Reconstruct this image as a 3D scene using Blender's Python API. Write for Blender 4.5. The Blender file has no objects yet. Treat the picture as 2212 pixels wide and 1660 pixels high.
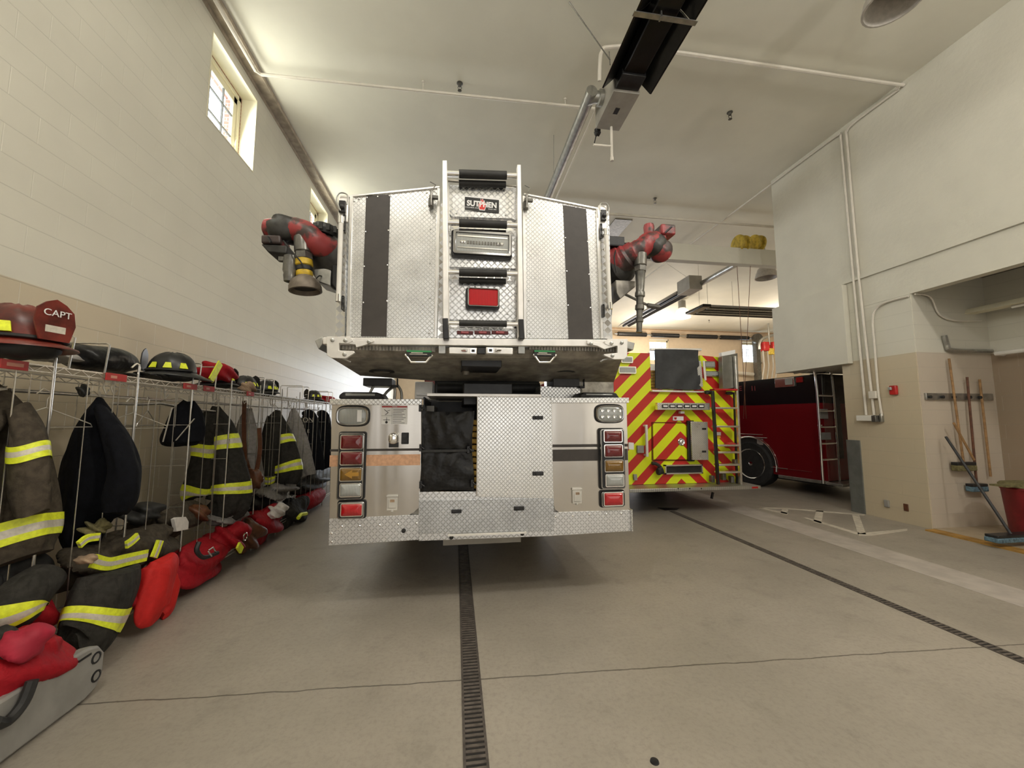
import bpy, bmesh, math, random
from mathutils import Vector, Matrix
R=math.radians; pi=math.pi
sc=bpy.context.scene; col=sc.collection
# ---------------------------------------------------------------- camera
CW,CHH,F=2212,1660,835.0
YAW,PIT,CZ=R(8.25),R(5.2),1.5
cd=bpy.data.cameras.new('camera'); cam=bpy.data.objects.new('camera',cd); col.objects.link(cam)
cd.sensor_fit='HORIZONTAL'; cd.sensor_width=36; cd.lens=F/CW*36; cd.clip_start=.05; cd.clip_end=200
cam.location=(0,0,CZ); cam.rotation_euler=(R(90)+PIT,0,-YAW); sc.camera=cam
fw=Vector((math.sin(YAW)*math.cos(PIT),math.cos(YAW)*math.cos(PIT),math.sin(PIT)))
rt=Vector((math.cos(YAW),-math.sin(YAW),0)); up=rt.cross(fw); C0=Vector((0,0,CZ))
def ray(x,y): return fw+rt*((x-1106)/F)-up*((y-830)/F)
def hX(x,y,X): d=ray(x,y); return C0+d*(X/d.x)          # where a sight line meets the plane x=X, y=Y or z=Z
def hY(x,y,Y): d=ray(x,y); return C0+d*(Y/d.y)
def hZ(x,y,Z): d=ray(x,y); return C0+d*((Z-CZ)/d.z)
def hP(x,y,p,n): d=ray(x,y); p=Vector(p); n=Vector(n); return C0+d*((p-C0).dot(n)/d.dot(n))
# ---------------------------------------------------------------- view, world, lights
vs=sc.view_settings; vs.view_transform='Standard'; vs.look='None'; vs.exposure=0.04; vs.gamma=1; vs.use_curve_mapping=False
w=bpy.data.worlds.new('World'); sc.world=w; w.use_nodes=True
w.node_tree.nodes['Background'].inputs[0].default_value=(.80,.92,1,1)
w.node_tree.nodes['Background'].inputs[1].default_value=5.0
def area(name,loc,rot,sx,sy,power,colr):
    l=bpy.data.lights.new(name,'AREA'); l.shape='RECTANGLE'; l.size=sx; l.size_y=sy; l.energy=power; l.color=colr
    o=bpy.data.objects.new(name,l); col.objects.link(o); o.location=loc; o.rotation_euler=rot; return o
area('daylight_rear_door_near_bay',(0.6,-5.7,2.3),(R(90),0,0),5.2,4.2,72,(1,.985,.95))  # assumed daylight from behind: added area light before a solid wall, no door
area('daylight_rear_door_next_bay',(5.2,-5.7,2.2),(R(90),0,0),2.2,3.6,30,(1,.95,.85))  # second assumed light added behind the camera; no door is built there
area('daylight_front_door_left',(0.3,19.5,2.3),(R(-90),0,0),4.4,3.6,420,(.86,.93,1))  # assumed daylight, added to brighten the far left wall; no door opening
area('daylight_front_door_right',(9,19.5,2.2),(R(-90),0,0),4.0,3.4,150,(.95,.96,1))  # added assumed daylight before the front wall, which has no door opening
def bulb(name,loc,power,colr,r=.16):
    l=bpy.data.lights.new(name,'POINT'); l.energy=power; l.color=colr; l.shadow_soft_size=r
    o=bpy.data.objects.new(name,l); col.objects.link(o); o.location=loc; return o
for i,(x,y,p_) in enumerate(((-1.0,0.2,125),(2.2,0.1,200),(5.0,-1.2,250),(1.0,-4.6,60))): bulb('high_bay_bulb_%d'%i,(x,y,5.55),p_,(1,.95,.88))  # unseen fill bulbs without fixtures, added to brighten the near bay
for i,y in enumerate((1.99,5.29,8.5)):
    area('daylight_window_%d'%i,(-3.16,y,5.62),(0,R(-78),0),.9,.9,26,(1,.97,.80))  # area lights added inside the window reveals; the nearest window is unseen, assumed
area('alcove_glow',(8.6,1.4,2.9),(0,0,0),1.6,.15,8,(.9,.95,1))  # added fill light without a fixture
# ---------------------------------------------------------------- mesh and object helpers
ORG={}
def base(o):
    return ORG.get(o.name,Vector((0,0,0))) if o else Vector((0,0,0))
def thing(name,label,cat,loc,group=None):
    o=bpy.data.objects.new(name,None); col.objects.link(o); o.empty_display_size=.1
    o.location=loc; ORG[o.name]=Vector(loc); o['label']=label; o['category']=cat
    if group: o['group']=group
    return o
def tag(o,label,cat,group=None,kind=None):
    o['label']=label; o['category']=cat
    if group: o['group']=group
    if kind: o['kind']=kind
    return o
def kids(o): return [c for c in bpy.data.objects if c.parent==o]
def copy_tree(o,loc=None,parent=None,rz=None,label=None,group=None):
    c=o.copy(); col.objects.link(c)
    if parent: c.parent=parent
    if loc is not None: c.location=loc; ORG[c.name]=Vector(loc)
    if rz is not None: c.rotation_euler=(0,0,rz)
    if label: c['label']=label
    if group: c['group']=group
    for k in kids(o): copy_tree(k,parent=c)
    return c
class MB:
    def __init__(s): s.v=[];s.f=[];s.m=[]
    def add(s,vs,fs,m=0):
        n=len(s.v); s.v+=[Vector(v) for v in vs]; s.f+=[tuple(i+n for i in f) for f in fs]; s.m+=[m]*len(fs); return s
    def box(s,a,b,m=0):
        x0,y0,z0=a;x1,y1,z1=b
        x0,x1=sorted((x0,x1));y0,y1=sorted((y0,y1));z0,z1=sorted((z0,z1))
        return s.add([(x0,y0,z0),(x1,y0,z0),(x1,y1,z0),(x0,y1,z0),(x0,y0,z1),(x1,y0,z1),(x1,y1,z1),(x0,y1,z1)],
          [(3,2,1,0),(4,5,6,7),(0,1,5,4),(1,2,6,5),(2,3,7,6),(3,0,4,7)],m)
    def obox(s,c,ax,h,m=0):   # oriented box: centre, three axes, half sizes
        c=Vector(c); A=[Vector(a).normalized()*k for a,k in zip(ax,h)]
        P=[c+A[0]*i+A[1]*j+A[2]*k for k in (-1,1) for j in (-1,1) for i in (-1,1)]
        return s.add(P,[(2,3,1,0),(4,5,7,6),(0,1,5,4),(1,3,7,5),(3,2,6,7),(2,0,4,6)],m)
    def bar(s,p,q,w,h,upv=(0,0,1),m=0):
        p=Vector(p);q=Vector(q);t=(q-p); U=Vector(upv); a=t.cross(U)
        if a.length<1e-6: a=t.cross(Vector((0,1,0)))
        a.normalize(); b=a.cross(t).normalized()
        return s.obox((p+q)/2,(t,a,b),(t.length/2,w/2,h/2),m)
    def ring(s,c,t,r,n,u=None):
        t=Vector(t).normalized(); u=Vector(u) if u else (Vector((0,0,1)) if abs(t.z)<.9 else Vector((1,0,0)))
        a=(u-t*u.dot(t)).normalized(); b=t.cross(a)
        return [Vector(c)+(a*math.cos(2*pi*i/n)+b*math.sin(2*pi*i/n))*r for i in range(n)]
    def loft(s,rings,m=0,cap=True,closed=True,ms=None):
        n=len(rings[0]); o=len(s.v)
        for r in rings: s.v+=[Vector(p) for p in r]
        for k in range(len(rings)-1):
            for i in range(n if closed else n-1):
                j=(i+1)%n; s.f.append((o+k*n+i,o+k*n+j,o+(k+1)*n+j,o+(k+1)*n+i)); s.m.append(ms[k] if ms else m)
        if cap and closed:
            s.f.append(tuple(o+i for i in reversed(range(n)))); s.m.append(ms[0] if ms else m)
            e=o+(len(rings)-1)*n; s.f.append(tuple(e+i for i in range(n))); s.m.append(ms[-1] if ms else m)
        return s
    def cyl(s,p,q,r,r2=None,n=16,m=0,cap=True):
        p=Vector(p);q=Vector(q);t=q-p
        return s.loft([s.ring(p,t,r,n),s.ring(q,t,r if r2 is None else r2,n)],m,cap)
    def lathe(s,p,axis,prof,n=24,m=0,ms=None,cap=True):  # prof: (distance along axis, radius)
        p=Vector(p);a=Vector(axis).normalized()
        return s.loft([s.ring(p+a*d,a,max(r,1e-4),n) for d,r in prof],m,cap,ms=ms)
    def tube(s,pts,r,n=8,m=0,smooth=0):
        P=[Vector(p) for p in pts]
        if smooth: P=cr(P,smooth)
        rs=[]; prev=None
        for i,p in enumerate(P):
            t=(P[min(i+1,len(P)-1)]-P[max(i-1,0)]).normalized()
            if prev is None: u=Vector((0,0,1)) if abs(t.z)<.9 else Vector((1,0,0))
            else: u=prev
            a=(u-t*u.dot(t)).normalized(); prev=a; b=t.cross(a)
            rr=r[i*len(r)//len(P)] if isinstance(r,(list,tuple)) else r
            rs.append([p+(a*math.cos(2*pi*k/n)+b*math.sin(2*pi*k/n))*rr for k in range(n)])
        return s.loft(rs,m)
    def prism(s,poly,y0,y1,m=0,axis='y'):   # polygon in (x,z) pushed along y (or (y,z) along x, (x,y) along z)
        f={'y':lambda a,b,c:(a,c,b),'x':lambda a,b,c:(c,a,b),'z':lambda a,b,c:(a,b,c)}[axis]
        n=len(poly); V=[f(a,b,y0) for a,b in poly]+[f(a,b,y1) for a,b in poly]
        return s.add(V,[tuple(range(n)),tuple(reversed(range(n,2*n)))]+[(i,(i+1)%n,n+(i+1)%n,n+i) for i in range(n)],m)
    def frame(s,x0,x1,z0,z1,y0,y1,t,r=0.0,m=0):     # picture-frame ring with rounded corners
        A=rrect(x0,x1,z0,z1,r);B=rrect(x0+t,x1-t,z0+t,z1-t,max(r-t,.001)); n=len(A)
        V=[(a,y0,b) for a,b in A]+[(a,y0,b) for a,b in B]+[(a,y1,b) for a,b in A]+[(a,y1,b) for a,b in B]; Fs=[]
        for i in range(n):
            j=(i+1)%n; Fs+=[(i,j,n+j,n+i),(2*n+j,2*n+i,3*n+i,3*n+j),(j,i,2*n+i,2*n+j),(n+i,n+j,3*n+j,3*n+i)]
        return s.add(V,Fs,m)
    def blob(s,c,r,seed=0,amp=.08,e=.8,m=0,nu=28,nv=16,rot=None,zmin=None):
        rnd=random.Random(seed); W=[(rnd.uniform(2,6),rnd.uniform(2,6),rnd.uniform(2,6),rnd.uniform(0,6)) for _ in range(5)]
        c=Vector(c); M=Matrix.Rotation(rot[0],3,rot[1]) if rot else Matrix.Identity(3)
        sg=lambda x,k: math.copysign(abs(x)**k,x); rings=[]
        for j in range(nv+1):
            ph=-pi/2+pi*j/nv; ring=[]
            for i in range(nu):
                th=2*pi*i/nu; p=Vector((sg(math.cos(ph),e)*sg(math.cos(th),e),sg(math.cos(ph),e)*sg(math.sin(th),e),sg(math.sin(ph),e)))
                k=1+amp*sum(math.sin(a*p.x+b*p.y+d*p.z+q) for a,b,d,q in W)/1.6
                if amp>=.08: k+=amp*.42*(abs(math.sin(3.1*W[0][0]*p.x+2.2*W[1][1]*p.y+4*p.z*W[2][2]*.4+W[3][3]+2*math.sin(3*p.y+W[4][3])))-.6)
                q=c+M@Vector((p.x*r[0]*k,p.y*r[1]*k,p.z*r[2]*k))
                if zmin is not None and q.z<zmin: q.z=zmin
                ring.append(q)
            rings.append(ring)
        return s.loft(rings,m)
    def cloth(s,path,seed=0,amp=.08,k=5,t0=0,t1=1,off=0,m=0,ms=None,nt=22,n=40,cap=True,wv=.012,U0=(0,1,0)):
        # swept cloth tube. path rows: x,y,z, half width along the rack, half depth
        rnd=random.Random(seed); ph=[rnd.uniform(0,6) for _ in range(6)]; rings=[]
        for j in range(nt+1):
            t=t0+(t1-t0)*j/nt; q=crv(path,t); q2=crv(path,min(t+.01,1)); q1=crv(path,max(t-.01,0))
            T=(Vector(q2[:3])-Vector(q1[:3])).normalized(); U=Vector(U0); U=(U-T*U.dot(T)).normalized(); V=T.cross(U)
            ring=[]
            for i in range(n):
                th=2*pi*i/n; a=amp*(.35+.65*t)
                g=1+a*math.sin(k*th+ph[0]+2*math.sin(3*t+ph[1]))+a*.6*math.sin((k+3)*th+ph[2]-4*t)+a*.5*math.sin(9*t+ph[3]+2*th)
                ring.append(Vector(q[:3])+U*(math.cos(th)*(q[3]*g+off))+V*(math.sin(th)*(q[4]*g+off))+T*wv*math.sin(2*th+ph[4]))
            rings.append(ring)
        return s.loft(rings,m,cap,ms=ms)
    def build(s,name,mats,parent=None,bev=0,sm=35,sub=0):
        me=bpy.data.meshes.new(name); o3=base(parent)
        me.from_pydata([tuple(v-o3) for v in s.v],[],s.f)
        if not isinstance(mats,(list,tuple)): mats=[mats]
        for q in mats: me.materials.append(q)
        me.polygons.foreach_set('material_index',s.m)
        bm=bmesh.new(); bm.from_mesh(me); bmesh.ops.recalc_face_normals(bm,faces=bm.faces); bm.to_mesh(me); bm.free()
        me.polygons.foreach_set('use_smooth',[True]*len(me.polygons))
        me.set_sharp_from_angle(angle=R(sm)); me.update()
        o=bpy.data.objects.new(name,me); col.objects.link(o)
        if parent: o.parent=parent; ORG[o.name]=o3
        if bev:
            b=o.modifiers.new('bevel','BEVEL'); b.width=bev; b.segments=2; b.limit_method='ANGLE'; b.angle_limit=R(40)
        return o
def fasteners(name,pts,prof,n,mat,parent):   # one small mesh, shared by a child object at each place
    o=MB().lathe(pts[0],(0,-1,0),prof,n).build(name,mat,parent)
    for p in pts[1:]:
        c=o.copy(); col.objects.link(c); c.parent=parent; c.location=Vector(p)-Vector(pts[0])
def cr(P,k):
    out=[]
    for i in range(len(P)-1):
        a=P[max(i-1,0)];b=P[i];c=P[i+1];d=P[min(i+2,len(P)-1)]
        for j in range(k):
            t=j/k; out.append(b*1+ (c-a)*(.5*t)+(a*2-b*5+c*4-d)*(.5*t*t)+(b*3-a-c*3+d)*(.5*t**3))
    return out+[P[-1]]
def crv(path,t):
    n=len(path)-1; x=min(max(t*n,0),n-1e-6); i=int(x); u=x-i
    a=path[max(i-1,0)];b=path[i];c=path[i+1];d=path[min(i+2,n)]
    return [.5*(2*B+(C-A)*u+(2*A-5*B+4*C-D)*u*u+(3*B-A-3*C+D)*u**3) for A,B,C,D in zip(a,b,c,d)]
def rrect(x0,x1,z0,z1,r,n=5):
    if r<=.0011: return [(x0,z0),(x1,z0),(x1,z1),(x0,z1)] if r<=0 else [(x0,z0)]*(n+1)+[(x1,z0)]*(n+1)+[(x1,z1)]*(n+1)+[(x0,z1)]*(n+1)
    o=[]
    for cx,cz,a0 in ((x0+r,z0+r,pi),(x1-r,z0+r,1.5*pi),(x1-r,z1-r,0),(x0+r,z1-r,.5*pi)):
        for i in range(n+1):
            a=a0+pi/2*i/n; o.append((cx+r*math.cos(a),cz+r*math.sin(a)))
    return o
def text(name,s,size,loc,rot,mat,parent=None,ext=.001,align='CENTER',off=0):
    cu=bpy.data.curves.new(name,'FONT'); cu.body=s; cu.size=size; cu.align_x=align; cu.align_y='CENTER'; cu.extrude=ext; cu.offset=off
    t=bpy.data.objects.new(name+'_t',cu); col.objects.link(t); dg=bpy.context.evaluated_depsgraph_get()
    me=bpy.data.meshes.new_from_object(t.evaluated_get(dg)); bpy.data.objects.remove(t)
    o=bpy.data.objects.new(name,me); me.materials.clear(); me.materials.append(mat); col.objects.link(o)
    o.location=Vector(loc)-base(parent); o.rotation_euler=rot
    if parent: o.parent=parent
    return o
# ---------------------------------------------------------------- procedural materials
class N:
    nt=None
    def __init__(s,v): s.v=v
    @staticmethod
    def op(k,*a):
        n=N.nt.nodes.new('ShaderNodeMath'); n.operation=k
        for i,x in enumerate(a):
            if isinstance(x,N): N.nt.links.new(x.v,n.inputs[i])
            else: n.inputs[i].default_value=x
        return N(n.outputs[0])
    def __add__(s,o): return N.op('ADD',s,o)
    def __sub__(s,o): return N.op('SUBTRACT',s,o)
    def __rsub__(s,o): return N.op('SUBTRACT',o,s)
    def __mul__(s,o): return N.op('MULTIPLY',s,o)
    __radd__=__add__; __rmul__=__mul__
def new_mat(name,c,rough=.6,metal=0,**kw):
    m=bpy.data.materials.new(name); m.use_nodes=True; nt=m.node_tree; b=nt.nodes['Principled BSDF']
    b.inputs['Base Color'].default_value=(*c,1); b.inputs['Roughness'].default_value=rough; b.inputs['Metallic'].default_value=metal
    for k,v in kw.items(): b.inputs[k].default_value=v
    N.nt=nt; return m,nt,b
def srgb(r,g,b): return tuple(((c/255)/12.92 if c/255<=.04045 else ((c/255+.055)/1.055)**2.4) for c in (r,g,b))
def coords(nt,kind='Object'):
    t=nt.nodes.new('ShaderNodeTexCoord'); s=nt.nodes.new('ShaderNodeSeparateXYZ'); nt.links.new(t.outputs[kind],s.inputs[0])
    return N(s.outputs[0]),N(s.outputs[1]),N(s.outputs[2]),t.outputs[kind]
def noise(nt,vec,scale,det=4,rough=.55):
    n=nt.nodes.new('ShaderNodeTexNoise'); n.inputs['Scale'].default_value=scale; n.inputs['Detail'].default_value=det; n.inputs['Roughness'].default_value=rough
    if vec is not None: nt.links.new(vec,n.inputs['Vector'])
    return N(n.outputs[0])
def mixc(nt,f,a,b):
    n=nt.nodes.new('ShaderNodeMix'); n.data_type='RGBA'
    if isinstance(f,N): nt.links.new(f.v,n.inputs[0])
    else: n.inputs[0].default_value=f
    for x,i in ((a,6),(b,7)):
        if isinstance(x,tuple): n.inputs[i].default_value=(*x,1)
        else: nt.links.new(x,n.inputs[i])
    return n.outputs[2]
def ss(x,a,b):
    n=N.nt.nodes.new('ShaderNodeMapRange'); n.interpolation_type='SMOOTHSTEP'; n.inputs[1].default_value=a; n.inputs[2].default_value=b
    N.nt.links.new(x.v,n.inputs[0]); return N(n.outputs[0])
def bump(nt,b,h,dist,strength=1):
    n=nt.nodes.new('ShaderNodeBump'); n.inputs['Distance'].default_value=dist; n.inputs['Strength'].default_value=strength
    nt.links.new(h.v,n.inputs['Height']); nt.links.new(n.outputs[0],b.inputs['Normal'])
def plain(name,c,rough=.6,metal=0,var=.12,vs=6,bs=0,bd=.002,**kw):
    m,nt,b=new_mat(name,c,rough,metal,**kw); x,y,z,v=coords(nt); n=noise(nt,v,vs)
    nt.links.new(mixc(nt,ss(n,.3,.7),tuple(k*(1-var) for k in c),tuple(min(1,k*(1+var)) for k in c)),b.inputs['Base Color'])
    if bs: bump(nt,b,noise(nt,v,bs,3),bd)
    return m
def tread(name,c=(.86,.86,.85),plane='xz',p=.0172,rough=.30,dirt=0,h=.0012):
    m,nt,b=new_mat(name,c,rough,1); x,y,z,v=coords(nt); a,q={'xz':(x,z),'xy':(x,y),'yz':(y,z)}[plane]
    u=a*(1/p); w_=q*(1/p); fu=N.op('FLOOR',u);fv=N.op('FLOOR',w_); par=N.op('MODULO',N.op('ABSOLUTE',fu+fv),2.0)
    sgn=par*2.0-1.0; lu=u-fu-.5; lv=(w_-fv-.5)*sgn; s1=(lu+lv)*.7071; s2=(lu-lv)*.7071
    d=N.op('POWER',N.op('ABSOLUTE',s1*(1/.66)),2.0)+N.op('POWER',N.op('ABSOLUTE',s2*(1/.20)),2.0)
    hgt=ss(1.0-d,-.1,.35)
    n=noise(nt,v,5,3); r=ss(n,.3,.7)*.07+(rough-.03)+hgt*.12; nt.links.new(r.v,b.inputs['Roughness'])
    cc=mixc(nt,ss(noise(nt,v,3.5,6,.7),.35,.75),c,tuple(k*(.93-dirt) for k in c)); cc=mixc(nt,hgt*.6,cc,tuple(k*.45 for k in c)); nt.links.new(cc,b.inputs['Base Color'])  # raised bars darkened in the colour to imitate their darker reflections
    bump(nt,b,hgt,h*2.2,1); return m
def block_paint(name,axis,lo,hi,zt=2.44,up=1.0):
    # painted concrete block: running bond grooves; lower paint band and upper paint
    m,nt,b=new_mat(name,hi,.42); x,y,z,v=coords(nt,'Object'); a={'x':x,'y':y}[axis]
    row=N.op('FLOOR',z*(1/.2033)); sh=N.op('MODULO',N.op('ABSOLUTE',row),2.0)*.5
    u=a*(1/.4066)+sh; fu=N.op('FRACT',u+50.0); fz=N.op('FRACT',z*(1/.2033)+50.0)
    du=N.op('MINIMUM',fu,1.0-fu)*.4066; dz=N.op('MINIMUM',fz,1.0-fz)*.2033
    g=N.op('MINIMUM',ss(du,.0,.006),ss(dz,.0,.005)*.6+.4)
    n1=noise(nt,v,60,3); h=g+n1*.12
    cc=mixc(nt,ss(z,zt-.004,zt+.004),lo,hi); cc=mixc(nt,ss(noise(nt,v,1.3,5),.3,.75)*.14,cc,tuple(k*.55 for k in hi))
    cc=mixc(nt,(1.0-ss(du,.001,.005))*(.5*up*up*up),cc,tuple(min(1,k*1.25) for k in hi)); cc=mixc(nt,(1.0-ss(dz,.001,.005))*(.38*up),cc,tuple(k*.45 for k in hi))  # upright joints lightened to imitate light glancing off them; level joints darker
    nt.links.new(cc,b.inputs['Base Color']); bump(nt,b,h,.003,.6*up); return m
# ---------------------------------------------------------------- materials
LO=srgb(193,180,155); HI=srgb(208,205,192)
M={}
M['wl']=block_paint('left_wall_paint','y',LO,HI,2.45,.86)
M['wr']=block_paint('pier_paint_y','y',LO,HI,2.45,.6)
M['wx']=block_paint('pier_paint_x','x',srgb(196,184,168),HI,2.45,.6)
M['dry']=plain('upper_wall_paint',HI,.6,0,.03,2,bs=14,bd=.004)
M['ceil']=plain('ceiling_paint',srgb(222,219,205),.7,0,.03,1.5,bs=5,bd=.003)
M['white']=plain('white_enamel',(.72,.70,.66),.4,0,.04)
M['pipe']=plain('painted_pipe',(.66,.62,.55),.45,0,.05)
M['cream']=plain('window_cream',srgb(226,220,196),.5,0,.03)
M['alu']=plain('brushed_aluminium',(.80,.79,.77),.30,1,.08,12,bs=180,bd=.0003)
M['aluw']=plain('satin_aluminium_frame',(.83,.81,.78),.42,.75,.06,10)
M['chrome']=plain('chrome',(.9,.9,.9),.08,1,.02)
M['dchrome']=plain('shaded_chrome',(.42,.42,.42),.14,1,.05)  # darker chrome tone of the lamp housings
M['steel']=plain('galvanised_steel',(.42,.42,.40),.35,.9,.15,14)
M['wire']=plain('zinc_wire',(.62,.60,.56),.3,.9,.1,30)
M['black']=plain('black_rubber',(.018,.018,.018),.6,0,.3,20)
M['blackm']=plain('black_metal',(.02,.02,.022),.35,.2,.3,10)
M['vinyl']=plain('black_vinyl_cover',(.008,.008,.009),.36,0,.3,8,bs=7,bd=.02,**{'Specular IOR Level':.35})
M['heater']=plain('dark_reflector',(.012,.011,.010),.28,.4,.4,5)
M['under']=plain('dirty_underside',(.30,.28,.245),.5,.45,.35,9)
M['grey']=plain('grey_plastic',(.26,.25,.235),.55,0,.1,8)
M['box']=plain('grey_enamel',(.36,.34,.30),.45,.2,.08,6)
M['redp']=plain('red_paint',(.42,.02,.02),.25,0,.2,4)
M['dred']=plain('dark_red_paint',(.12,.005,.006),.16,0,.1,3)
M['tubec']=plain('monitor_black',(.035,.034,.032),.45,.3,.4,14)
m,nt,b=new_mat('monitor_faded_red',(.3,.05,.05),.42); x,y,z,v=coords(nt)
nt.links.new(mixc(nt,ss(noise(nt,v,6,5,.6),.44,.56),(.30,.035,.038),(.045,.030,.028)),b.inputs['Base Color']); M['mred']=m
M['nozz']=plain('nozzle_grey',(.16,.155,.14),.33,.6,.25,18)
M['yell']=plain('yellow_band',(.62,.42,.03),.5,0,.2,18)
M['brown']=plain('leather',(.11,.04,.018),.45,0,.3,16)
M['coat']=plain('dark_turnout_cloth',(.030,.028,.024),.9,0,.25,40,bs=120,bd=.001)
M['coatb']=plain('brown_black_turnout_cloth',(.062,.050,.036),.92,0,.25,40,bs=120,bd=.001)
M['navy']=plain('navy_cloth',(.008,.009,.014),.9,0,.3,30,bs=90,bd=.001)
M['fleece']=plain('grey_quilted_liner',(.27,.255,.245),.95,0,.18,24,bs=38,bd=.006)
M['bagred']=plain('red_bag_cloth',(.50,.012,.022),.7,0,.25,8,bs=22,bd=.004)
M['bagbright']=plain('bright_red_cloth',(.72,.03,.028),.65,0,.15,8,bs=16,bd=.006)
M['lime']=plain('lime_reflective',(.78,.86,.04),.45,0,.12,40)
M['silver']=plain('silver_reflective',(.62,.58,.50),.4,.1,.1,60)
M['helb']=plain('black_helmet_shell',(.016,.016,.017),.35,0,.3,10)
M['helr']=plain('red_helmet_shell',(.12,.017,.011),.35,0,.6,9)
M['tan']=plain('tan_leather',(.33,.23,.15),.8,0,.3,18)
M['whitec']=plain('white_cloth',(.66,.62,.58),.9,0,.1,20)
M['wood']=plain('worn_wood',(.30,.17,.07),.6,0,.3,14)
M['blue']=plain('blue_bristle',(.10,.17,.22),.8,0,.4,40,bs=90,bd=.006)
M['hose']=plain('yellow_hose',(.55,.36,.09),.7,0,.2,30)
M['letw']=plain('white_lettering',(.8,.8,.8),.5,0,.02)
M['green']=plain('green_label',(.03,.25,.08),.5)
M['copper']=plain('copper_reflective_band',(.62,.36,.22),.42,.35,.12,40)
M['dband']=plain('dark_vinyl_band',(.040,.034,.030),.5,.0,.1,20)
M['tire']=plain('tyre_rubber',(.015,.015,.015),.8,0,.3,14)
M['gold']=plain('ochre_reel',(.50,.36,.05),.5,0,.3,12)
def cloth_mat(name,c,rough,big,fine,var=.25):
    m,nt,b=new_mat(name,c,rough); x,y,z,v=coords(nt); n=noise(nt,v,30)
    nt.links.new(mixc(nt,ss(n,.3,.7),tuple(k*(1-var) for k in c),tuple(min(1,k*(1+var)) for k in c)),b.inputs['Base Color'])
    mp=nt.nodes.new('ShaderNodeMapping'); mp.inputs['Scale'].default_value=(1,1,.45); mp.inputs['Rotation'].default_value=(.3,.2,0); nt.links.new(v,mp.inputs[0])
    f=noise(nt,mp.outputs[0],7,2,.5); r=N.op('ABSOLUTE',f-.5)*2.0; bump(nt,b,r*big+noise(nt,v,fine,2)*.05,.035,.9); b.inputs['Specular IOR Level'].default_value=.25; return m
M['coat']=cloth_mat('dark_turnout_cloth',(.030,.028,.024),.9,1,140); M['coatb']=cloth_mat('brown_black_turnout_cloth',(.062,.050,.036),.92,1,140)
M['navy']=cloth_mat('navy_cloth',(.003,.0035,.006),.95,1.0,120); M['bagred']=cloth_mat('red_bag_cloth',(.32,.007,.014),.7,.45,90,.10); M['bagbright']=cloth_mat('bright_red_cloth',(.52,.020,.018),.65,.35,90,.06)
M['fleece']=cloth_mat('grey_quilted_liner',(.25,.235,.225),.95,.8,45,.15)
M['tread']=tread('tread_plate'); M['treadd']=tread('worn_tread_plate',(.76,.78,.81),p=.021,rough=.38,dirt=.2)
M['treadg']=tread('gate_tread_plate',(.92,.93,.94),p=.0235,rough=.27); M['treadl']=tread('bumper_tread_plate',(.90,.91,.94),p=.023,rough=.38); M['treadc']=tread('tread_plate_clean',(.97,.97,.96),rough=.30); M['treadx']=tread('tread_plate_flat',plane='xy')
M['treadk']=tread('dark_tread_plate',(.10,.10,.10),p=.02,rough=.45)
def glassy(name,c,rough=.06,emit=0,alpha=1):
    m,nt,b=new_mat(name,c,rough); b.inputs['Coat Weight'].default_value=1; b.inputs['Coat Roughness'].default_value=.03
    x,y,z,v=coords(nt); u=N.op('FRACT',x*(1/.011)+100.0); h=N.op('ABSOLUTE',u-.5)
    nt.links.new(mixc(nt,h*1.6,c,tuple(k*.35 for k in c)),b.inputs['Base Color']); bump(nt,b,h,.001,.25)
    if emit: b.inputs['Emission Color'].default_value=(*c,1); b.inputs['Emission Strength'].default_value=emit
    return m
M['lred']=glassy('dark_red_lens',(.17,.004,.010)); M['lred2']=glassy('red_lens',(.58,.008,.016)); M['lamb']=glassy('amber_lens',(.24,.12,.012)); M['lcl']=glassy('clear_lens',(.45,.47,.46)); M['lredm']=glassy('marker_lens',(.5,.02,.02))
def emis(name,c,s):
    m,nt,b=new_mat(name,c,.5); b.inputs['Emission Color'].default_value=(*c,1); b.inputs['Emission Strength'].default_value=s; return m
M['lamp']=emis('lit_diffuser',(1,.90,.70),2.2)
m,nt,b=new_mat('window_glass',(1,1,1),.02); b.inputs['Transmission Weight'].default_value=1; b.inputs['IOR'].default_value=1.02; M['glass']=m
# engine-turned swirl strip
m,nt,b=new_mat('engine_turned_strip',(.8,.8,.79),.25,1); x,y,z,v=coords(nt)
d=N.op('ABSOLUTE',N.op('FRACT',z*(1/.058)+50.0)-.5); k=N.op('ABSOLUTE',N.op('FRACT',x*(1/.058)+50.0)-.5)
s_=ss(d-k,-.03,.03); nt.links.new((s_*.3+.12).v,b.inputs['Roughness']); nt.links.new(mixc(nt,s_,(.86,.85,.83),(.5,.5,.5)),b.inputs['Base Color']); M['swirl']=m
# brushed stainless with vertical flow
m,nt,b=new_mat('brushed_stainless',(.62,.59,.55),.24,1); x,y,z,v=coords(nt)
mp=nt.nodes.new('ShaderNodeMapping'); mp.inputs['Scale'].default_value=(1.2,1,160); nt.links.new(v,mp.inputs[0])
nn=noise(nt,mp.outputs[0],5,3); nt.links.new((nn*.12+.17).v,b.inputs['Roughness']); 
mp2=nt.nodes.new('ShaderNodeMapping'); mp2.inputs['Scale'].default_value=(3,1,.35); nt.links.new(v,mp2.inputs[0]); bump(nt,b,noise(nt,mp2.outputs[0],1.3,2),.02,.45); M['stain']=m
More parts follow.
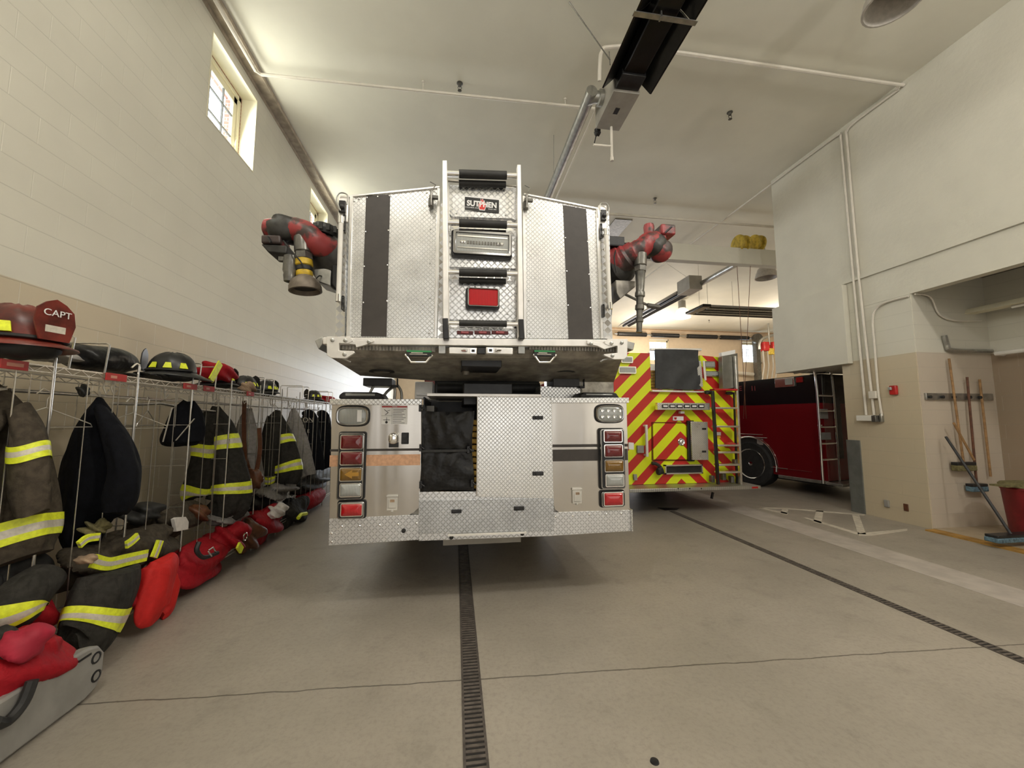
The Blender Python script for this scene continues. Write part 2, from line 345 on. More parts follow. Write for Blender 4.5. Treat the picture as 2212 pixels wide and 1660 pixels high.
# brick outside
m,nt,b=new_mat('brick',(.4,.2,.15),.9); x,y,z,v=coords(nt); t=nt.nodes.new('ShaderNodeTexBrick'); t.inputs['Scale'].default_value=4.5
t.inputs['Color1'].default_value=(.42,.22,.16,1);t.inputs['Color2'].default_value=(.50,.28,.2,1);t.inputs['Mortar'].default_value=(.6,.55,.5,1)
cb=nt.nodes.new('ShaderNodeCombineXYZ'); nt.links.new((x+y).v,cb.inputs[0]); nt.links.new(z.v,cb.inputs[1]); nt.links.new(cb.outputs[0],t.inputs[0]); nt.links.new(t.outputs[0],b.inputs['Base Color']); M['brick']=m
# concrete floor
m,nt,b=new_mat('sealed_concrete',(.3,.26,.22),.45); x,y,z,v=coords(nt)
n1=noise(nt,v,.7,7,.62); n2=noise(nt,v,3.5,8,.7); n3=noise(nt,v,38,6,.7)
c=mixc(nt,ss(n1,.3,.7),srgb(148,141,130),srgb(166,158,146)); c=mixc(nt,ss(n2,.52,.78)*.45,c,srgb(114,108,99)); c=mixc(nt,ss(n3,.42,.72)*.35,c,srgb(120,112,101))
n4=noise(nt,v,1.9,9,.75); c=mixc(nt,ss(n4,.60,.70)*.32,c,srgb(90,84,76))
wob=noise(nt,v,5,4)*.035; J=None
for (k,o_) in ((.048,2.395),(.02,7.2),(.02,12.2),(.02,-2.4)):
    dj=N.op('ABSOLUTE',y+x*k+wob-o_-.017); j=1.0-ss(dj,.0025,.007); J=j if J is None else N.op('MAXIMUM',J,j)
c=mixc(nt,J*.72,c,srgb(60,53,46)); nt.links.new(c,b.inputs['Base Color']); nt.links.new((n2*.3+.30).v,b.inputs['Roughness'])
bump(nt,b,n3-J*1.5,.0015,.5); M['floor']=m
# chevrons of the engine: stripes rising to a centre line
m,nt,b=new_mat('chevron_sheeting',(.7,.1,.05),.4); x,y,z,v=coords(nt,'Object')
f=N.op('FRACT',(z+N.op('ABSOLUTE',x-.0)*.86)*(1/.405)+.93+20.0); st=1.0-ss(f,.495,.505)
nt.links.new(mixc(nt,st,(.55,.020,.014),(.70,.80,.01)),b.inputs['Base Color']); M['chev']=m
# red over black cab paint
m,nt,b=new_mat('rescue_two_tone',(.3,.01,.01),.17); x,y,z,v=coords(nt); 
nt.links.new(mixc(nt,ss(z+noise(nt,v,1.5,1)*.03,1.815,1.835),(.14,.007,.010),(.006,.006,.007)),b.inputs['Base Color']); M['two']=m
# ---------------------------------------------------------------- the room
XL,XR,ZC,YF,YB=-2.98,6.45,6.45,19.8,-5.8
def struct(name,mb,mat,bev=0):
    o=mb.build(name,mat,None,bev); o['kind']='structure'; return o
XE=20.0
struct('floor',MB().box((XL-.4,YB-.3,-.2),(XE,YF+.3,0)),M['floor'])
struct('ceiling',MB().box((XL-.4,YB-.3,ZC),(XE,YF+.3,ZC+.2)),M['ceil'])
WZ0,WZ1=5.09,6.21; wins=[(1.46,2.52),(4.76,5.83),(7.97,9.04),(11.2,12.27),(14.4,15.47),(17.6,18.6)]
def wall_with(name,mat,X0,X1,y0,y1,z1,holes,hz0,hz1,ax='x',segs=None):
    mb=MB(); B=(lambda a,c,d,e:mb.box((X0,a,d),(X1,c,e))) if ax=='x' else (lambda a,c,d,e:mb.box((a,X0,d),(c,X1,e)))
    B(y0,y1,0,hz0); B(y0,y1,hz1,z1); p=y0
    for a,c in holes: B(p,a,hz0,hz1); p=c
    B(p,y1,hz0,hz1); return struct(name,mb,mat)
wall_with('wall_left',M['wl'],XL-.20,XL,YB,YF,ZC,wins,WZ0,WZ1)
wo=[(a+.02,c-.02) for a,c in wins]
wall_with('wall_left_outer',M['brick'],XL-.42,XL-.20,YB,YF,ZC,wo,WZ0+.02,WZ1-.02).name='wall_left_brick'
fw_h=[(10.55,11.75),(16.25,17.5),(4.0,5.2)]
wall_with('wall_front',plain('front_wall_paint',srgb(214,196,172),.6,0,.03),YF,YF+.3,XL,XE,ZC,sorted(fw_h),4.7,5.95,'y')
def window(n,x0,x1,y,z0,z1,ax):   # frame, muntins and glass; ax 'x': in a wall of constant x
    f=MB(); g=MB(); mu=MB(); T=.06
    P=(lambda mb,a,c,d,e,t0,t1:mb.box((x0+t0,a,d),(x0+t1,c,e))) if ax=='x' else (lambda mb,a,c,d,e,t0,t1:mb.box((a,y+t0,d),(c,y+t1,e)))
    a0,a1=(y if ax=='x' else (x0,x1)) if ax=='x' else (x0,x1)
    for q in ((a0,a1,z0,z0+T),(a0,a1,z1-T,z1),(a0,a0+T,z0,z1),(a1-T,a1,z0,z1)): P(f,*q,-.04,.04)
    for q in ((a0+T,a1-T,z1-T-.09,z1-T),(a1-T-.08,a1-T,z0+T,z1-T)): P(f,*q,-.03,.02)
    w_=a1-a0-2*T; h_=z1-z0-2*T
    for k in (1,2):
        P(mu,a0+T+w_*k/3-.009,a0+T+w_*k/3+.009,z0+T,z1-T,-.01,.012); P(mu,a0+T,a1-T,z0+T+h_*k/3-.009,z0+T+h_*k/3+.009,-.012,.010)
    P(g,a0+T,a1-T,z0+T,z1-T,-.004,.0)
    o=f.build('window_%d'%n,M['cream'],None,.004); o['kind']='structure'
    mu.build('muntins',M['grey'],o); g.build('glass',M['glass'],o)
    return o
n=1
for a,c in wins: window(n,XL-.24,0,(a+.03,c-.03),WZ0+.03,WZ1-.03,'x'); n+=1
for a,c in fw_h: window(n,a,c,YF+.12,4.72,5.93,'y'); n+=1
# cream lining of the window reveals
tr=MB()
for a,c in wins:
    for q in (((XL-.2,a,WZ0),(XL+.004,a+.014,WZ1)),((XL-.2,c-.014,WZ0),(XL+.004,c,WZ1)),((XL-.2,a+.014,WZ1-.014),(XL+.004,c-.014,WZ1)),((XL-.2,a+.014,WZ0),(XL+.004,c-.014,WZ0+.014))): tr.box(*q)
struct('trim_1',tr,M['cream'])
# strip of steel angle where the left wall meets the ceiling
mb=MB().box((XL,YB,ZC-.045),(XL+.17,YF,ZC-.004)).box((XL,YB,ZC-.10),(XL+.012,YF,ZC-.045)).box((XL+.16,YB,ZC-.07),(XL+.172,YF,ZC-.004))
struct('trim_2',mb,plain('rust_stained_angle',srgb(160,148,132),.6,0,.22,9))
# solid unseen rear wall behind the camera, kept dark to dim metal reflections
struct('wall_rear',MB().box((XL,YB-.3,0),(XE,YB,ZC)),plain('rear_wall_paint',(.20,.185,.16),.7))
struct('wall_far_right',MB().box((XE,YB,0),(XE+.3,YF,ZC)),M['dry'])
# right wall: pier of painted block, header over the alcove, wall over the passage
YP0,YP1,YE,ZH=4.55,5.61,6.8,3.3
struct('wall_right',MB().box((XR,YP0,0),(XR+.30,YP1,ZH)),[M['wr']])
struct('wall_right_upper',MB().box((XR,YB,ZH),(XR+.14,YP0,ZC)).box((XR,YP0,ZH),(XR+.3,YP1,ZC)).box((XR,YP1,2.42),(XR+.3,YE,ZC)).box((XR,YB,0),(XR+.3,.2,ZH)),M['dry'])
struct('wall_alcove_side',MB().box((XR+.012,YP0-.012,0),(7.75,YP0,3.62)),M['wx'])
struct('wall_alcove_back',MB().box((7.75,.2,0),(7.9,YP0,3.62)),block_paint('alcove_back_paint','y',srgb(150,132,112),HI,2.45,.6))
struct('wall_alcove_near',MB().box((XR+.3,.2,0),(7.75,.3,3.62)),M['dry'])
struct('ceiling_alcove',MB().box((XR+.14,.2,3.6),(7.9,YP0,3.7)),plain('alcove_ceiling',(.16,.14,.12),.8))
struct('ceiling_passage',MB().box((XR+.3,YP1,2.42),(XE,YE,2.6)).box((XR+.3,YE-.15,2.6),(XE,YE,ZC)),M['dry'])
struct('wall_passage',MB().box((XR+.3,YP1-.3,0),(XE,YP1,2.42)),plain('passage_wall',srgb(120,108,94),.7))
struct('trim_3',MB().box((XR-.10,YP1-.19,2.41),(XR-.002,YE+.07,3.74)),M['dry'],.004)
struct('trim_4',MB().box((XR-.035,YB,3.755),(XR-.001,YP1-.10,3.80)).box((XR-.02,YB,3.80),(XR-.001,YP1-.10,3.83)),M['dry'])
struct('floor_alcove',MB().box((XR+.001,.3,0),(7.75,YP0-.012,.02)),plain('alcove_floor',srgb(170,155,132),.5))
struct('trim_5',MB().box((XR-.16,.3,0),(XR,YP0-.03,.018)),plain('worn_yellow_paint',srgb(168,128,62),.6,0,.3,7))
struct('trim_6',MB().box((XR-.022,YP1-.20,0),(XR,YP1+.004,1.16)).box((XR-.022,YP1,0),(XR+.2,YP1+.012,1.16)),plain('grey_corner_guard',(.20,.21,.20),.45,.5))
# block coping line under the header
struct('trim_7',MB().box((XR-.004,YP0,3.30),(XR,YP1,3.325)),M['dry'])
# floor markings
def poly_floor(pts,z=.0025):
    P=[hZ(x,y,z) for x,y in pts]; n=len(P); V=[(p.x,p.y,z) for p in P]+[(p.x,p.y,0.0002) for p in P]
    return V,[tuple(range(n)),tuple(reversed(range(n,2*n)))]+[(i,(i+1)%n,n+(i+1)%n,n+i) for i in range(n)]
mb=MB()
for pts in ([(1638,1098),(1646,1097),(1704,1109),(1700,1112)],[(1690,1099),(1703,1100),(1700,1111),(1686,1108)],[(1642,1096),(1702,1098),(1869,1112),(1867,1114),(1702,1100),(1640,1098)],
  [(1763,1103),(1779,1104),(1774,1132),(1757,1128)],[(1840,1111),(1856,1113),(1871,1155),(1853,1154)],[(1735,1119),(1741,1118),(1858,1152),(1853,1156)],[(1853,1154),(1869,1151),(1960,1143),(1960,1147),(1878,1158),(1856,1158)]):
    mb.add(*poly_floor(pts))
tag(mb.build('floor_hatching',plain('worn_white_floor_paint',srgb(196,188,174),.6,0,.15,12)),'worn white hatched box painted on the floor by the tan block pier','floor marking')
a=hZ(1918,1188,0).x;c=hZ(1918,1216,0).x
tag(MB().box((min(a,c),.3,.0002),(max(a,c),12,.0022)).build('floor_stripe',plain('grey_floor_paint',srgb(176,168,160),.5,0,.12,5)),'long pale grey stripe painted on the floor right of the right floor drain','floor marking')
def drain(x0,x1,y0,y1,label):
    t=thing('trench_drain',label,'floor drain',((x0+x1)/2,y0,0),'trench drains in the bay floor')
    MB().box((x0,y0,.0003),(x0+.012,y1,.004)).box((x1-.012,y0,.0003),(x1,y1,.004)).build('drain_frame',plain('drain_iron',(.10,.085,.075),.6,.3,.3,20),t)
    mb=MB(); y=y0; mb.box((x0+.012,y0,.0002),(x1-.012,y1,.0008),1)
    while y<y1:
        mb.box((x0+.012,y,.0008),(x1-.012,y+.015,.0045)); y+=.030
    mb.build('grate',[plain('grate_iron',(.13,.11,.095),.55,.3,.3,20),plain('drain_dark',(.015,.013,.012),.8)],t)
drain(.052,.164,.6,14,'rust brown grated trench drain running under the silver ladder truck')
drain(3.47,3.56,.9,6.05,'dark grated trench drain running to the yellow and red striped engine')
# ---------------------------------------------------------------- aerial truck with its basket
def RC(x0,y0,x1,y1,Y):
    a,b,c,d=hY(x0,y0,Y),hY(x1,y0,Y),hY(x0,y1,Y),hY(x1,y1,Y)
    return (a.x+c.x)/2,(b.x+d.x)/2,(c.z+d.z)/2,(a.z+b.z)/2      # X0,X1,Z0,Z1
TY=3.2
T=thing('ladder_truck','silver tread plate rear of a ladder truck with a rescue basket over its tail','fire truck',(.27,TY,0))
XA,XB=-.948,1.484
def plate(name,px,Y,th,mat,parent=T,r=0,bev=.002,pad=0):
    X0,X1,Z0,Z1=RC(*px,Y); mb=MB().prism(rrect(X0,X1,Z0,Z1,r),Y-th,Y+pad); return mb.build(name,mat,parent,bev)
# body shell and running gear
zt=RC(716,870,1352,870,TY)[2]
q_=RC(912,858,1031,1062,TY); mb=MB().box((XA+.01,TY+.02,.62),(q_[0]-.005,TY+.30,zt-.02)).box((q_[1]+.005,TY+.02,.62),(XB-.01,TY+.30,zt-.02)).box((q_[0]-.005,TY+.02,.62),(q_[1]+.005,TY+.30,q_[2]-.015)).box((XA+.01,TY+.30,.62),(-.19,11.5,zt-.02)).box((1.05,TY+.30,.62),(XB-.01,11.5,zt-.02)).box((-.19,TY+.9,.62),(1.05,11.5,zt-.1))
mb.box((XA+.02,TY+.3,.48),(XB-.02,4.6,.62)).box((-.10,TY+.5,.35),(.62,11.4,.62))
mb.build('body',[M['box']],T)
mb=MB().box((XA+.02,11.5,.5),(XB-.02,14.2,2.75)); c=mb.build('cab',M['dred'],T,.08)
MB().box((XA+.10,11.46,1.75),(XB-.10,11.5,2.5)).build('cab_window',M['blackm'],c)
for y,k in ((7.0,2),(8.3,2),(13,1)):
    for s in (-1,1):
        cx=.268+s*1.0
        mb=MB().lathe((cx-s*.0,y,.52),(s,0,0),[(-.30 if k==2 else -.1,.02),(-.30 if k==2 else -.1,.44),(-.28,.50),(-.02,.52),(.12,.52),(.16,.48),(.165,.30)],28)
        o=mb.build('wheel',M['tire'],T); MB().lathe((cx,y,.52),(s,0,0),[(.10,.02),(.17,.08),(.12,.14),(.14,.29),(.17,.30)],24).build('rim',M['alu'],o)
# rear face: left and right stainless panels
def face(name,pts,Y,th,mat,parent=T,bev=.0015):
    P=[hY(x,y,Y) for x,y in pts]; return MB().prism([(p.x,p.z) for p in P],Y-th,Y+.02).build(name,mat,parent,bev)
face('stainless_panel',[(717,872),(910,872),(910,1085),(904,1098),(893,1108),(880,1114),(712,1121)],TY,.004,M['stain'])
face('stainless_panel',[(1188,868),(1353,868),(1360,1104),(1208,1108),(1198,1100),(1194,1085)],TY,.004,M['stain'])
face('tread_cap',[(715,863),(912,863),(912,875),(715,875)],TY,.035,M['treadc'])
face('tread_cap',[(1188,860),(1355,860),(1355,871),(1188,871)],TY,.035,M['treadc'])
face('lower_tread_plate',[(712,1121),(905,1112),(905,1166),(711,1178)],TY,.012,M['treadl'])
face('lower_tread_plate',[(1195,1107),(1361,1102),(1363,1147),(1195,1157)],TY,.012,M['treadl'])
X0,X1,Z0,Z1=RC(1358,1100,1363,1147,TY); MB().box((X1-.01,TY-.03,Z0),(X1+.002,TY+.5,Z1)).build('corner_return',M['tread'],T)
face('step_plate',[(905,1062),(1195,1062),(1195,1157),(905,1168)],TY,.016,M['treadl'])
lo=face('step_door',[(905,1080),(1195,1076),(1195,1146),(905,1152)],TY,.024,M['treadd'])
for px in ((975,1101,997,1109),(1110,1094,1132,1103)):
    X0,X1,Z0,Z1=RC(*px,TY-.024); MB().box((X0,TY-.036,Z0),(X1,TY-.02,Z1)).box((X0+.006,TY-.046,Z0+.008),(X0+.04,TY-.036,Z1-.008)).build('latch',M['blackm'],T,.003)
a,b_=hY(970,1157,TY-.04),hY(1135,1151,TY-.04); mb=MB().bar(a,b_,.012,.014)
for q in (a,b_): mb.cyl(q+Vector((0,.05,0)),q-Vector((0,.005,0)),.01,n=8)
mb.build('hinge_rod',M['white'],T)
fasteners('bolt',[hY(x,y,TY-.014) for x,y in ((739,1138),(777,1137),(820,1135),(860,1133),(900,1131),(1200,1117),(1237,1115),(1273,1112),(1310,1111),(1342,1110),(717,1153),(717,1171),(982,1150),(1004,1149),(1037,1148),(1070,1147),(1102,1145),(1124,1142))],[(0,.008),(.004,.008),(.008,.003)],8,M['chrome'],T)
for x,y in ((872,1147),(975,1161),(1128,1153)):
    q=hY(x,y,TY-.014); MB().lathe(q,(0,-1,0),[(-.005,.017),(.006,.017),(.008,.008),(.012,.007)],14).build('rubber_bumper',M['black'],T)
# hose bay with dark cover
X0,X1,Z0,Z1=RC(912,858,1031,1062,TY)
MB().box((X0,TY+.02,Z0),(X0+.01,TY+.9,Z1)).box((X0,TY+.88,Z0),(X1,TY+.9,Z1)).box((X0,TY-.0,Z0-.01),(X1,TY+.9,Z0)).box((X1-.004,TY,Z0),(X1,TY+.9,Z1)).build('hose_bay',M['blackm'],T)
hb=MB()
for k in range(11):
    z=Z0+.03+k*.052
    hb.loft([[Vector((x,TY+.035+.16*math.sin(a)*.2,z))+Vector((0,.03*math.cos(2*pi*i/12),.022*math.sin(2*pi*i/12))) for i in range(12)] for x,a in ((X0+.02,0),(X1-.12,0),(X1-.03,1),(X1-.006,3))])
hb.build('hose',M['hose'],T)
cv=MB(); U0,U1,V0,V1=RC(912,888,1022,1061,TY); nx,nz=26,34; rnd=random.Random(3)
def cvp(u,v,off):
    sx=U0+(U1-U0)*u; sz=V0+(V1-V0)*v; d=.022*math.sin(pi*min(max(u,0),1))**.5*(abs(math.sin(2*pi*min(max(v,0),1)))**.6)
    d+=.007*math.sin(22*u+9*abs(v-.5))*math.exp(-abs((v%.5)-.42)*9)+.006*math.sin(11*u-13*v)+.004*math.sin(31*u*v+2)
    sx+=.010*math.sin(2*pi*v+1)*(u-.5)*2; sz+=.010*math.sin(pi*u)*(-1 if v<.5 else 1)*abs(v-.5)*2*-1
    return Vector((sx,TY-.012-d+off,sz))
g=[[cvp(i/nx,j/nz,0) for i in range(nx+1)] for j in range(nz+1)]; V=[p for r in g for p in r]; nn_=len(V); V+=[p+Vector((0,.012,0)) for p in V]
Fq=[]
for j in range(nz):
    for i in range(nx):
        a=j*(nx+1)+i; Fq+=[(a,a+1,a+nx+2,a+nx+1),(nn_+a,nn_+a+nx+1,nn_+a+nx+2,nn_+a+1)]
E_=[i for i in range(nx+1)]+[(j+1)*(nx+1)-1 for j in range(1,nz+1)]+[nz*(nx+1)+i for i in reversed(range(nx))]+[j*(nx+1) for j in reversed(range(1,nz))]
for i in range(len(E_)): a=E_[i];b2=E_[(i+1)%len(E_)]; Fq.append((a,b2,nn_+b2,nn_+a))
co=MB().add(V,Fq).build('hose_bay_cover',M['vinyl'],T)
zz=(V0+V1)/2; MB().box((U0-.004,TY-.034,zz-.012),(U1+.006,TY-.018,zz+.010)).build('strap',M['black'],co,.003)
for x,y in ((908,882),(909,968),(909,1048),(1012,972),(1020,1045)):
    q=hY(x,y,TY-.03); MB().box(q+Vector((-.012,-.008,-.028)),q+Vector((.010,.012,.028))).cyl(q+Vector((0,-.012,.012)),q+Vector((.03,-.012,-.012)),.006,n=8).build('snap_clip',M['blackm'],co,.002)
# big tread door, its latches and hinge
dr=face('tread_door',[(1030,857),(1190,859),(1194,1076),(1029,1072)],TY,.024,M['treadc'])
for px in ((1150,899,1173,907),(1150,1019,1174,1028)):
    X0,X1,Z0,Z1=RC(*px,TY-.024); MB().prism(rrect(X0,X1,Z0,Z1,.006),TY-.03,TY-.02).box((X0+.026,TY-.042,Z0+.006),(X1-.004,TY-.03,Z1-.006)).build('latch',M['blackm'],dr,.002)
a,b_=hY(1032,860,TY-.026),hY(1030,1072,TY-.026); mb=MB().cyl(a,b_,.006,n=10)
for k in range(9): q=a.lerp(b_,(k+.5)/9); mb.lathe(q+Vector((.014,.0,0)),(0,-1,0),[(0,.006),(.004,.004)],8)
mb.build('piano_hinge',M['alu'],dr)
X0,X1,Z0,Z1=RC(922,851,1170,857,TY-.05); MB().box((X0,TY-.05,Z0),(X1,TY+.55,Z1)).build('top_shelf',M['aluw'],T,.002)
# bands
for px,mm,nm in (((712,983,908,1007),'copper','reflective_band'),((713,970,909,975),'dband','thin_band'),((1193,971,1356,996),'dband','reflective_band'),((1193,960,1356,966),'dband','thin_band')):
    X0,X1,Z0,Z1=RC(*px,TY-.005); MB().box((X0,TY-.0056,Z0),(X1,TY-.003,Z1)).build(nm,M[mm],T)
# lamps on the rear face
def oval_lamp(px,parent=T,leds=False):
    X0,X1,Z0,Z1=RC(*px,TY-.01); y=TY-.005
    def ov(e,n=28):
        cx,cz=(X0+X1)/2,(Z0+Z1)/2; hx,hz=(X1-X0)/2-e,(Z1-Z0)/2-e
        return [(cx+hx*math.copysign(abs(math.cos(t))**.55,math.cos(t)),cz+hz*math.copysign(abs(math.sin(t))**.62,math.sin(t))) for t in [2*pi*(i+.5)/n for i in range(n)]]
    A=ov(0);o=MB(); n=len(A); rs=[[(a,y-d,b) for a,b in ov(e)] for e,d in ((0,0),(.001,.028),(.006,.036),(.014,.034),(.016,.022))]
    L=o.loft(rs,cap=False).build('scene_light',M['dchrome'],parent); MB().prism(ov(-.008),y-.008,y).build('gasket',M['black'],L)
    MB().loft([[(a,y-d,b) for a,b in ov(e)] for e,d in ((.014,.002),(.0145,.026),(.03,.034),(.07,.038))]).build('lens',M['lcl'],L)
    if leds:
        q=MB()
        for i in range(4):
            for j in (0,1):
                q.lathe((X0+.05+(X1-X0-.09)*i/3,y-.034,Z0+.05+(Z1-Z0-.1)*j),(0,-1,0),[(0,.016),(.006,.014),(.005,.006)],10)
        q.build('led_cluster',M['chrome'],L)
    else: MB().box((X0+(X1-X0)*.66,y-.0385,Z0+.03),(X0+(X1-X0)*.80,y-.030,Z1-.03)).build('reflector',M['letw'],L)
oval_lamp((728,878,797,920)); oval_lamp((1286,875,1346,913),leds=True)
def lamp_bank(name,px,lenses,deep,side):
    X0,X1,Z0,Z1=RC(*px,TY-.01); y=TY-.004
    hs=MB().prism(rrect(X0,X1,Z0,Z1,.018),y-deep,y).build(name,M['dchrome'],T,.004); MB().prism(rrect(X0-.008,X1+.008,Z0-.008,Z1+.008,.02),y-.010,y).build('gasket',M['black'],hs); MB().prism(rrect(X0+.008,X1-.008,Z0+.008,Z1-.008,.014),y-deep-.003,y-deep+.004).build('inner_plate',M['blackm'],hs)
    for q,mm in lenses:
        a,b2,c,d=RC(*q,TY-deep-.01)
        MB().frame(a-.006,b2+.006,c-.006,d+.006,y-deep-.012,y-deep,.008,.014).build('bezel',M['chrome'],hs,.001)
        rs=[[(u,y-deep-dd,v) for u,v in rrect(a+e,b2-e,c+e,d-e,max(.012-e*.5,.003))] for e,dd in ((0,-.001),(.002,.014),(.010,.022),(.030,.027),((d-c)*.42,.029))]
        MB().loft(rs).build('lens',M[mm],hs)
    return hs
h=lamp_bank('tail_light_bank',(732,935,788,1078),[((737,941,783,970),'lred'),((736,977,782,1004),'lred'),((735,1012,781,1039),'lamb'),((735,1046,779,1073),'lcl')],.045,1)
h2=lamp_bank('brake_light',(731,1083,789,1119),[((737,1089,782,1115),'lred2')],.04,1)
lamp_bank('tail_light_bank',(1295,927,1346,1055),[((1305,931,1343,955),'lred'),((1306,962,1344,987),'lred'),((1307,995,1346,1019),'lamb'),((1309,1026,1347,1051),'lcl')],.045,0)
lamp_bank('brake_light',(1297,1061,1347,1094),[((1305,1065,1345,1092),'lred2')],.04,0)
# amber arrow
a,b2,c,d=RC(739,1014,779,1037,TY-.08); zc=(c+d)/2; y=TY-.080
MB().prism([(a+.015,zc),(a+.07,d-.008),(a+.07,zc+.014),(b2-.015,zc+.014),(b2-.015,zc-.014),(a+.07,zc-.014),(a+.07,c+.008)],y,y+.006).build('arrow',plain('amber_arrow',(.38,.20,.03),.3),h)
# sticker, knob, latch, outlet covers
X0,X1,Z0,Z1=RC(824,877,880,917,TY-.006); y=TY-.0065
st_=MB().box((X0,y,Z0),(X1,TY-.003,Z1)).box((X0+.002,y-.0006,Z1-.014),(X1-.002,y,Z1-.002),1)
for k in range(9): st_.box((X0+.088,y-.0006,Z1-.030-k*.0135),(X1-.012-(k*37%5)*.008,y,Z1-.0265-k*.0135),2)
st_.box((X0+.080,y-.0006,Z0),(X0+.0815,y,Z1-.014),2).box((X0,y-.0006,(Z0+Z1)/2-.006),(X0+.08,y,(Z0+Z1)/2-.0045),2)
st_.bar((X0+.02,y-.001,Z1-.030),(X0+.052,y-.001,Z1-.055),.004,.001,(0,1,0),2).bar((X0+.052,y-.001,Z1-.055),(X0+.03,y-.001,Z1-.072),.004,.001,(0,1,0),2).bar((X0+.045,y-.001,Z1-.040),(X0+.066,y-.001,Z1-.036),.003,.001,(0,1,0),2).lathe((X0+.040,y-.0,Z0+.016),(0,-1,0),[(0,.010),(.001,.010)],10,m=2).bar((X0+.04,y-.001,Z0+.02),(X0+.04,y-.001,Z0+.056),.003,.001,(0,1,0),2).bar((X0+.014,y-.001,Z0+.035),(X0+.066,y-.001,Z0+.035),.003,.001,(0,1,0),2)
st_.build('warning_sticker',[M['letw'],M['redp'],M['black']],T)
text('sticker_title','DANGER',.010,((X0+X1)/2,y-.001,Z1-.008),(R(90),0,0),M['letw'],T,.0004)
X0,X1,Z0,Z1=RC(840,936,861,967,TY-.01)
k_=MB().box((X0-.0,TY-.012,Z0),(X1,TY,Z0+.04)).build('handle_mount',M['blackm'],T,.003)
MB().blob(((X0+X1)/2,TY-.035,(Z0+Z1)/2+.015),((X1-X0)/2,.03,(Z1-Z0)/2-.012),1,0,.75).build('chrome_knob',M['chrome'],k_)
X0,X1,Z0,Z1=RC(867,935,883,960,TY-.01)
MB().frame(X0,X1,Z0,Z1,TY-.012,TY,.007,.006).box((X0+.006,TY-.010,Z0+.006),(X1-.006,TY-.002,Z1-.006)).box((X0+.012,TY-.024,Z0+.05),(X1-.012,TY-.010,Z1-.014)).box((X0+.010,TY-.02,Z0+.012),(X1-.010,TY-.010,Z0+.035)).build('switch_cover',M['blackm'],T,.001)
for px,off in (((836,1069,859,1106),1),((1236,1054,1256,1091),0)):
    X0,X1,Z0,Z1=RC(*px,TY-.01); o=MB().box((X0,TY-.022,Z0+.012),(X1,TY-.003,Z1)).box((X0+.012,TY-.027,Z0+.03),(X1-.012,TY-.022,Z1-.035)).cyl(((X0+X1)/2,TY-.012,Z0),((X0+X1)/2,TY-.012,Z0+.02),.012,n=10).cyl((X0-.004,TY-.018,Z1-.012),(X1+.004,TY-.018,Z1-.012),.008,n=8).build('outlet_cover',plain('pale_cover',(.52,.50,.46),.5),T,.003)
    MB().box((X0+.025,TY-.0282,Z1-.055),(X1-.022,TY-.027,Z1-.035)).build('cover_label',M['tan'],o)
for px in ((730,847,829,862),(1255,848,1341,860)):
    X0,X1,Z0,Z1=RC(*px,TY); o=MB().prism([(X0,Z0),(X1,Z0),(X1-.03,Z0+.045),(X1-.06,Z1),(X0+.03,Z1),(X0+.002,Z0+.03)],TY+.02,TY+.30).build('beacon_bar',M['black'],T,.01)
    MB().box((X0+.05,TY+.012,Z0+.024),(X1-.07,TY+.03,Z1-.012)).build('beacon_lens',M['lcl'],o,.004)
# things on the deck between body and basket
X0,X1,Z0,Z1=RC(1167,835,1254,862,TY+.25); MB().box((X0,TY+.25,Z0),(X1,TY+.6,Z1)).build('tread_locker',M['tread'],T,.004)
X0,X1,Z0,Z1=RC(938,822,1168,852,TY+.5); MB().box((X0,TY+.55,Z0-.05),(X1,TY+1.4,Z1+.06)).build('turntable_guard',M['blackm'],T,.01)
mb=MB(); a=hY(945,838,TY+.5);b2=hY(1165,838,TY+.5); mb.cyl(a,b2,.05,n=16); mb.build('winch_drum',M['black'],T)
for p in ([(795,858),(803,842),(812,826)],[(826,860),(838,845),(852,838),(852,865)],[(858,832),(866,845),(868,865)]):
    MB().tube([hY(x,y,TY+.32) for x,y in p],.012,8,smooth=5).build('grab_rail',M['steel'],T)
X0,X1,Z0,Z1=RC(1256,790,1326,851,TY+1.2); MB().box((X0,TY+1.2,Z0),(X1,TY+3,Z1+.05)).build('side_locker',M['under'],T,.01)
X0,X1,Z0,Z1=RC(896,825,935,862,TY+.9); MB().box((X0,TY+.9,Z0),(X1,TY+1.1,Z1)).box((X0+.02,TY+.88,Z0+.03),(X1-.05,TY+.9,Z1-.12)).build('electrical_box',M['aluw'],T,.004)
# boom above, behind the basket
MB().box((.02,TY+.75,1.83),(.55,13,2.2)).box((-.05,TY+1,2.2),(.62,13.2,2.32)).build('boom',M['under'],T,.01)
MB().box((.06,TY+.2,1.62),(.50,TY+.9,1.82)).build('boom_tip',M['blackm'],T,.01)
# ------------------------------------------------ basket
BY=2.78
tilt=[(755,426),(945,408)]
def wing(name,pts,mat,Y=BY,th=.004,parent=None,bev=0): return face(name,pts,Y,th,mat,parent,bev)
bz0=hY(1020,745,BY).z
PL=[hY(x,y,BY) for x,y in ((726,729),(737,430),(950,408),(957,400),(1122,406),(1136,426),(1303,456),(1322,733))]
bk=MB()
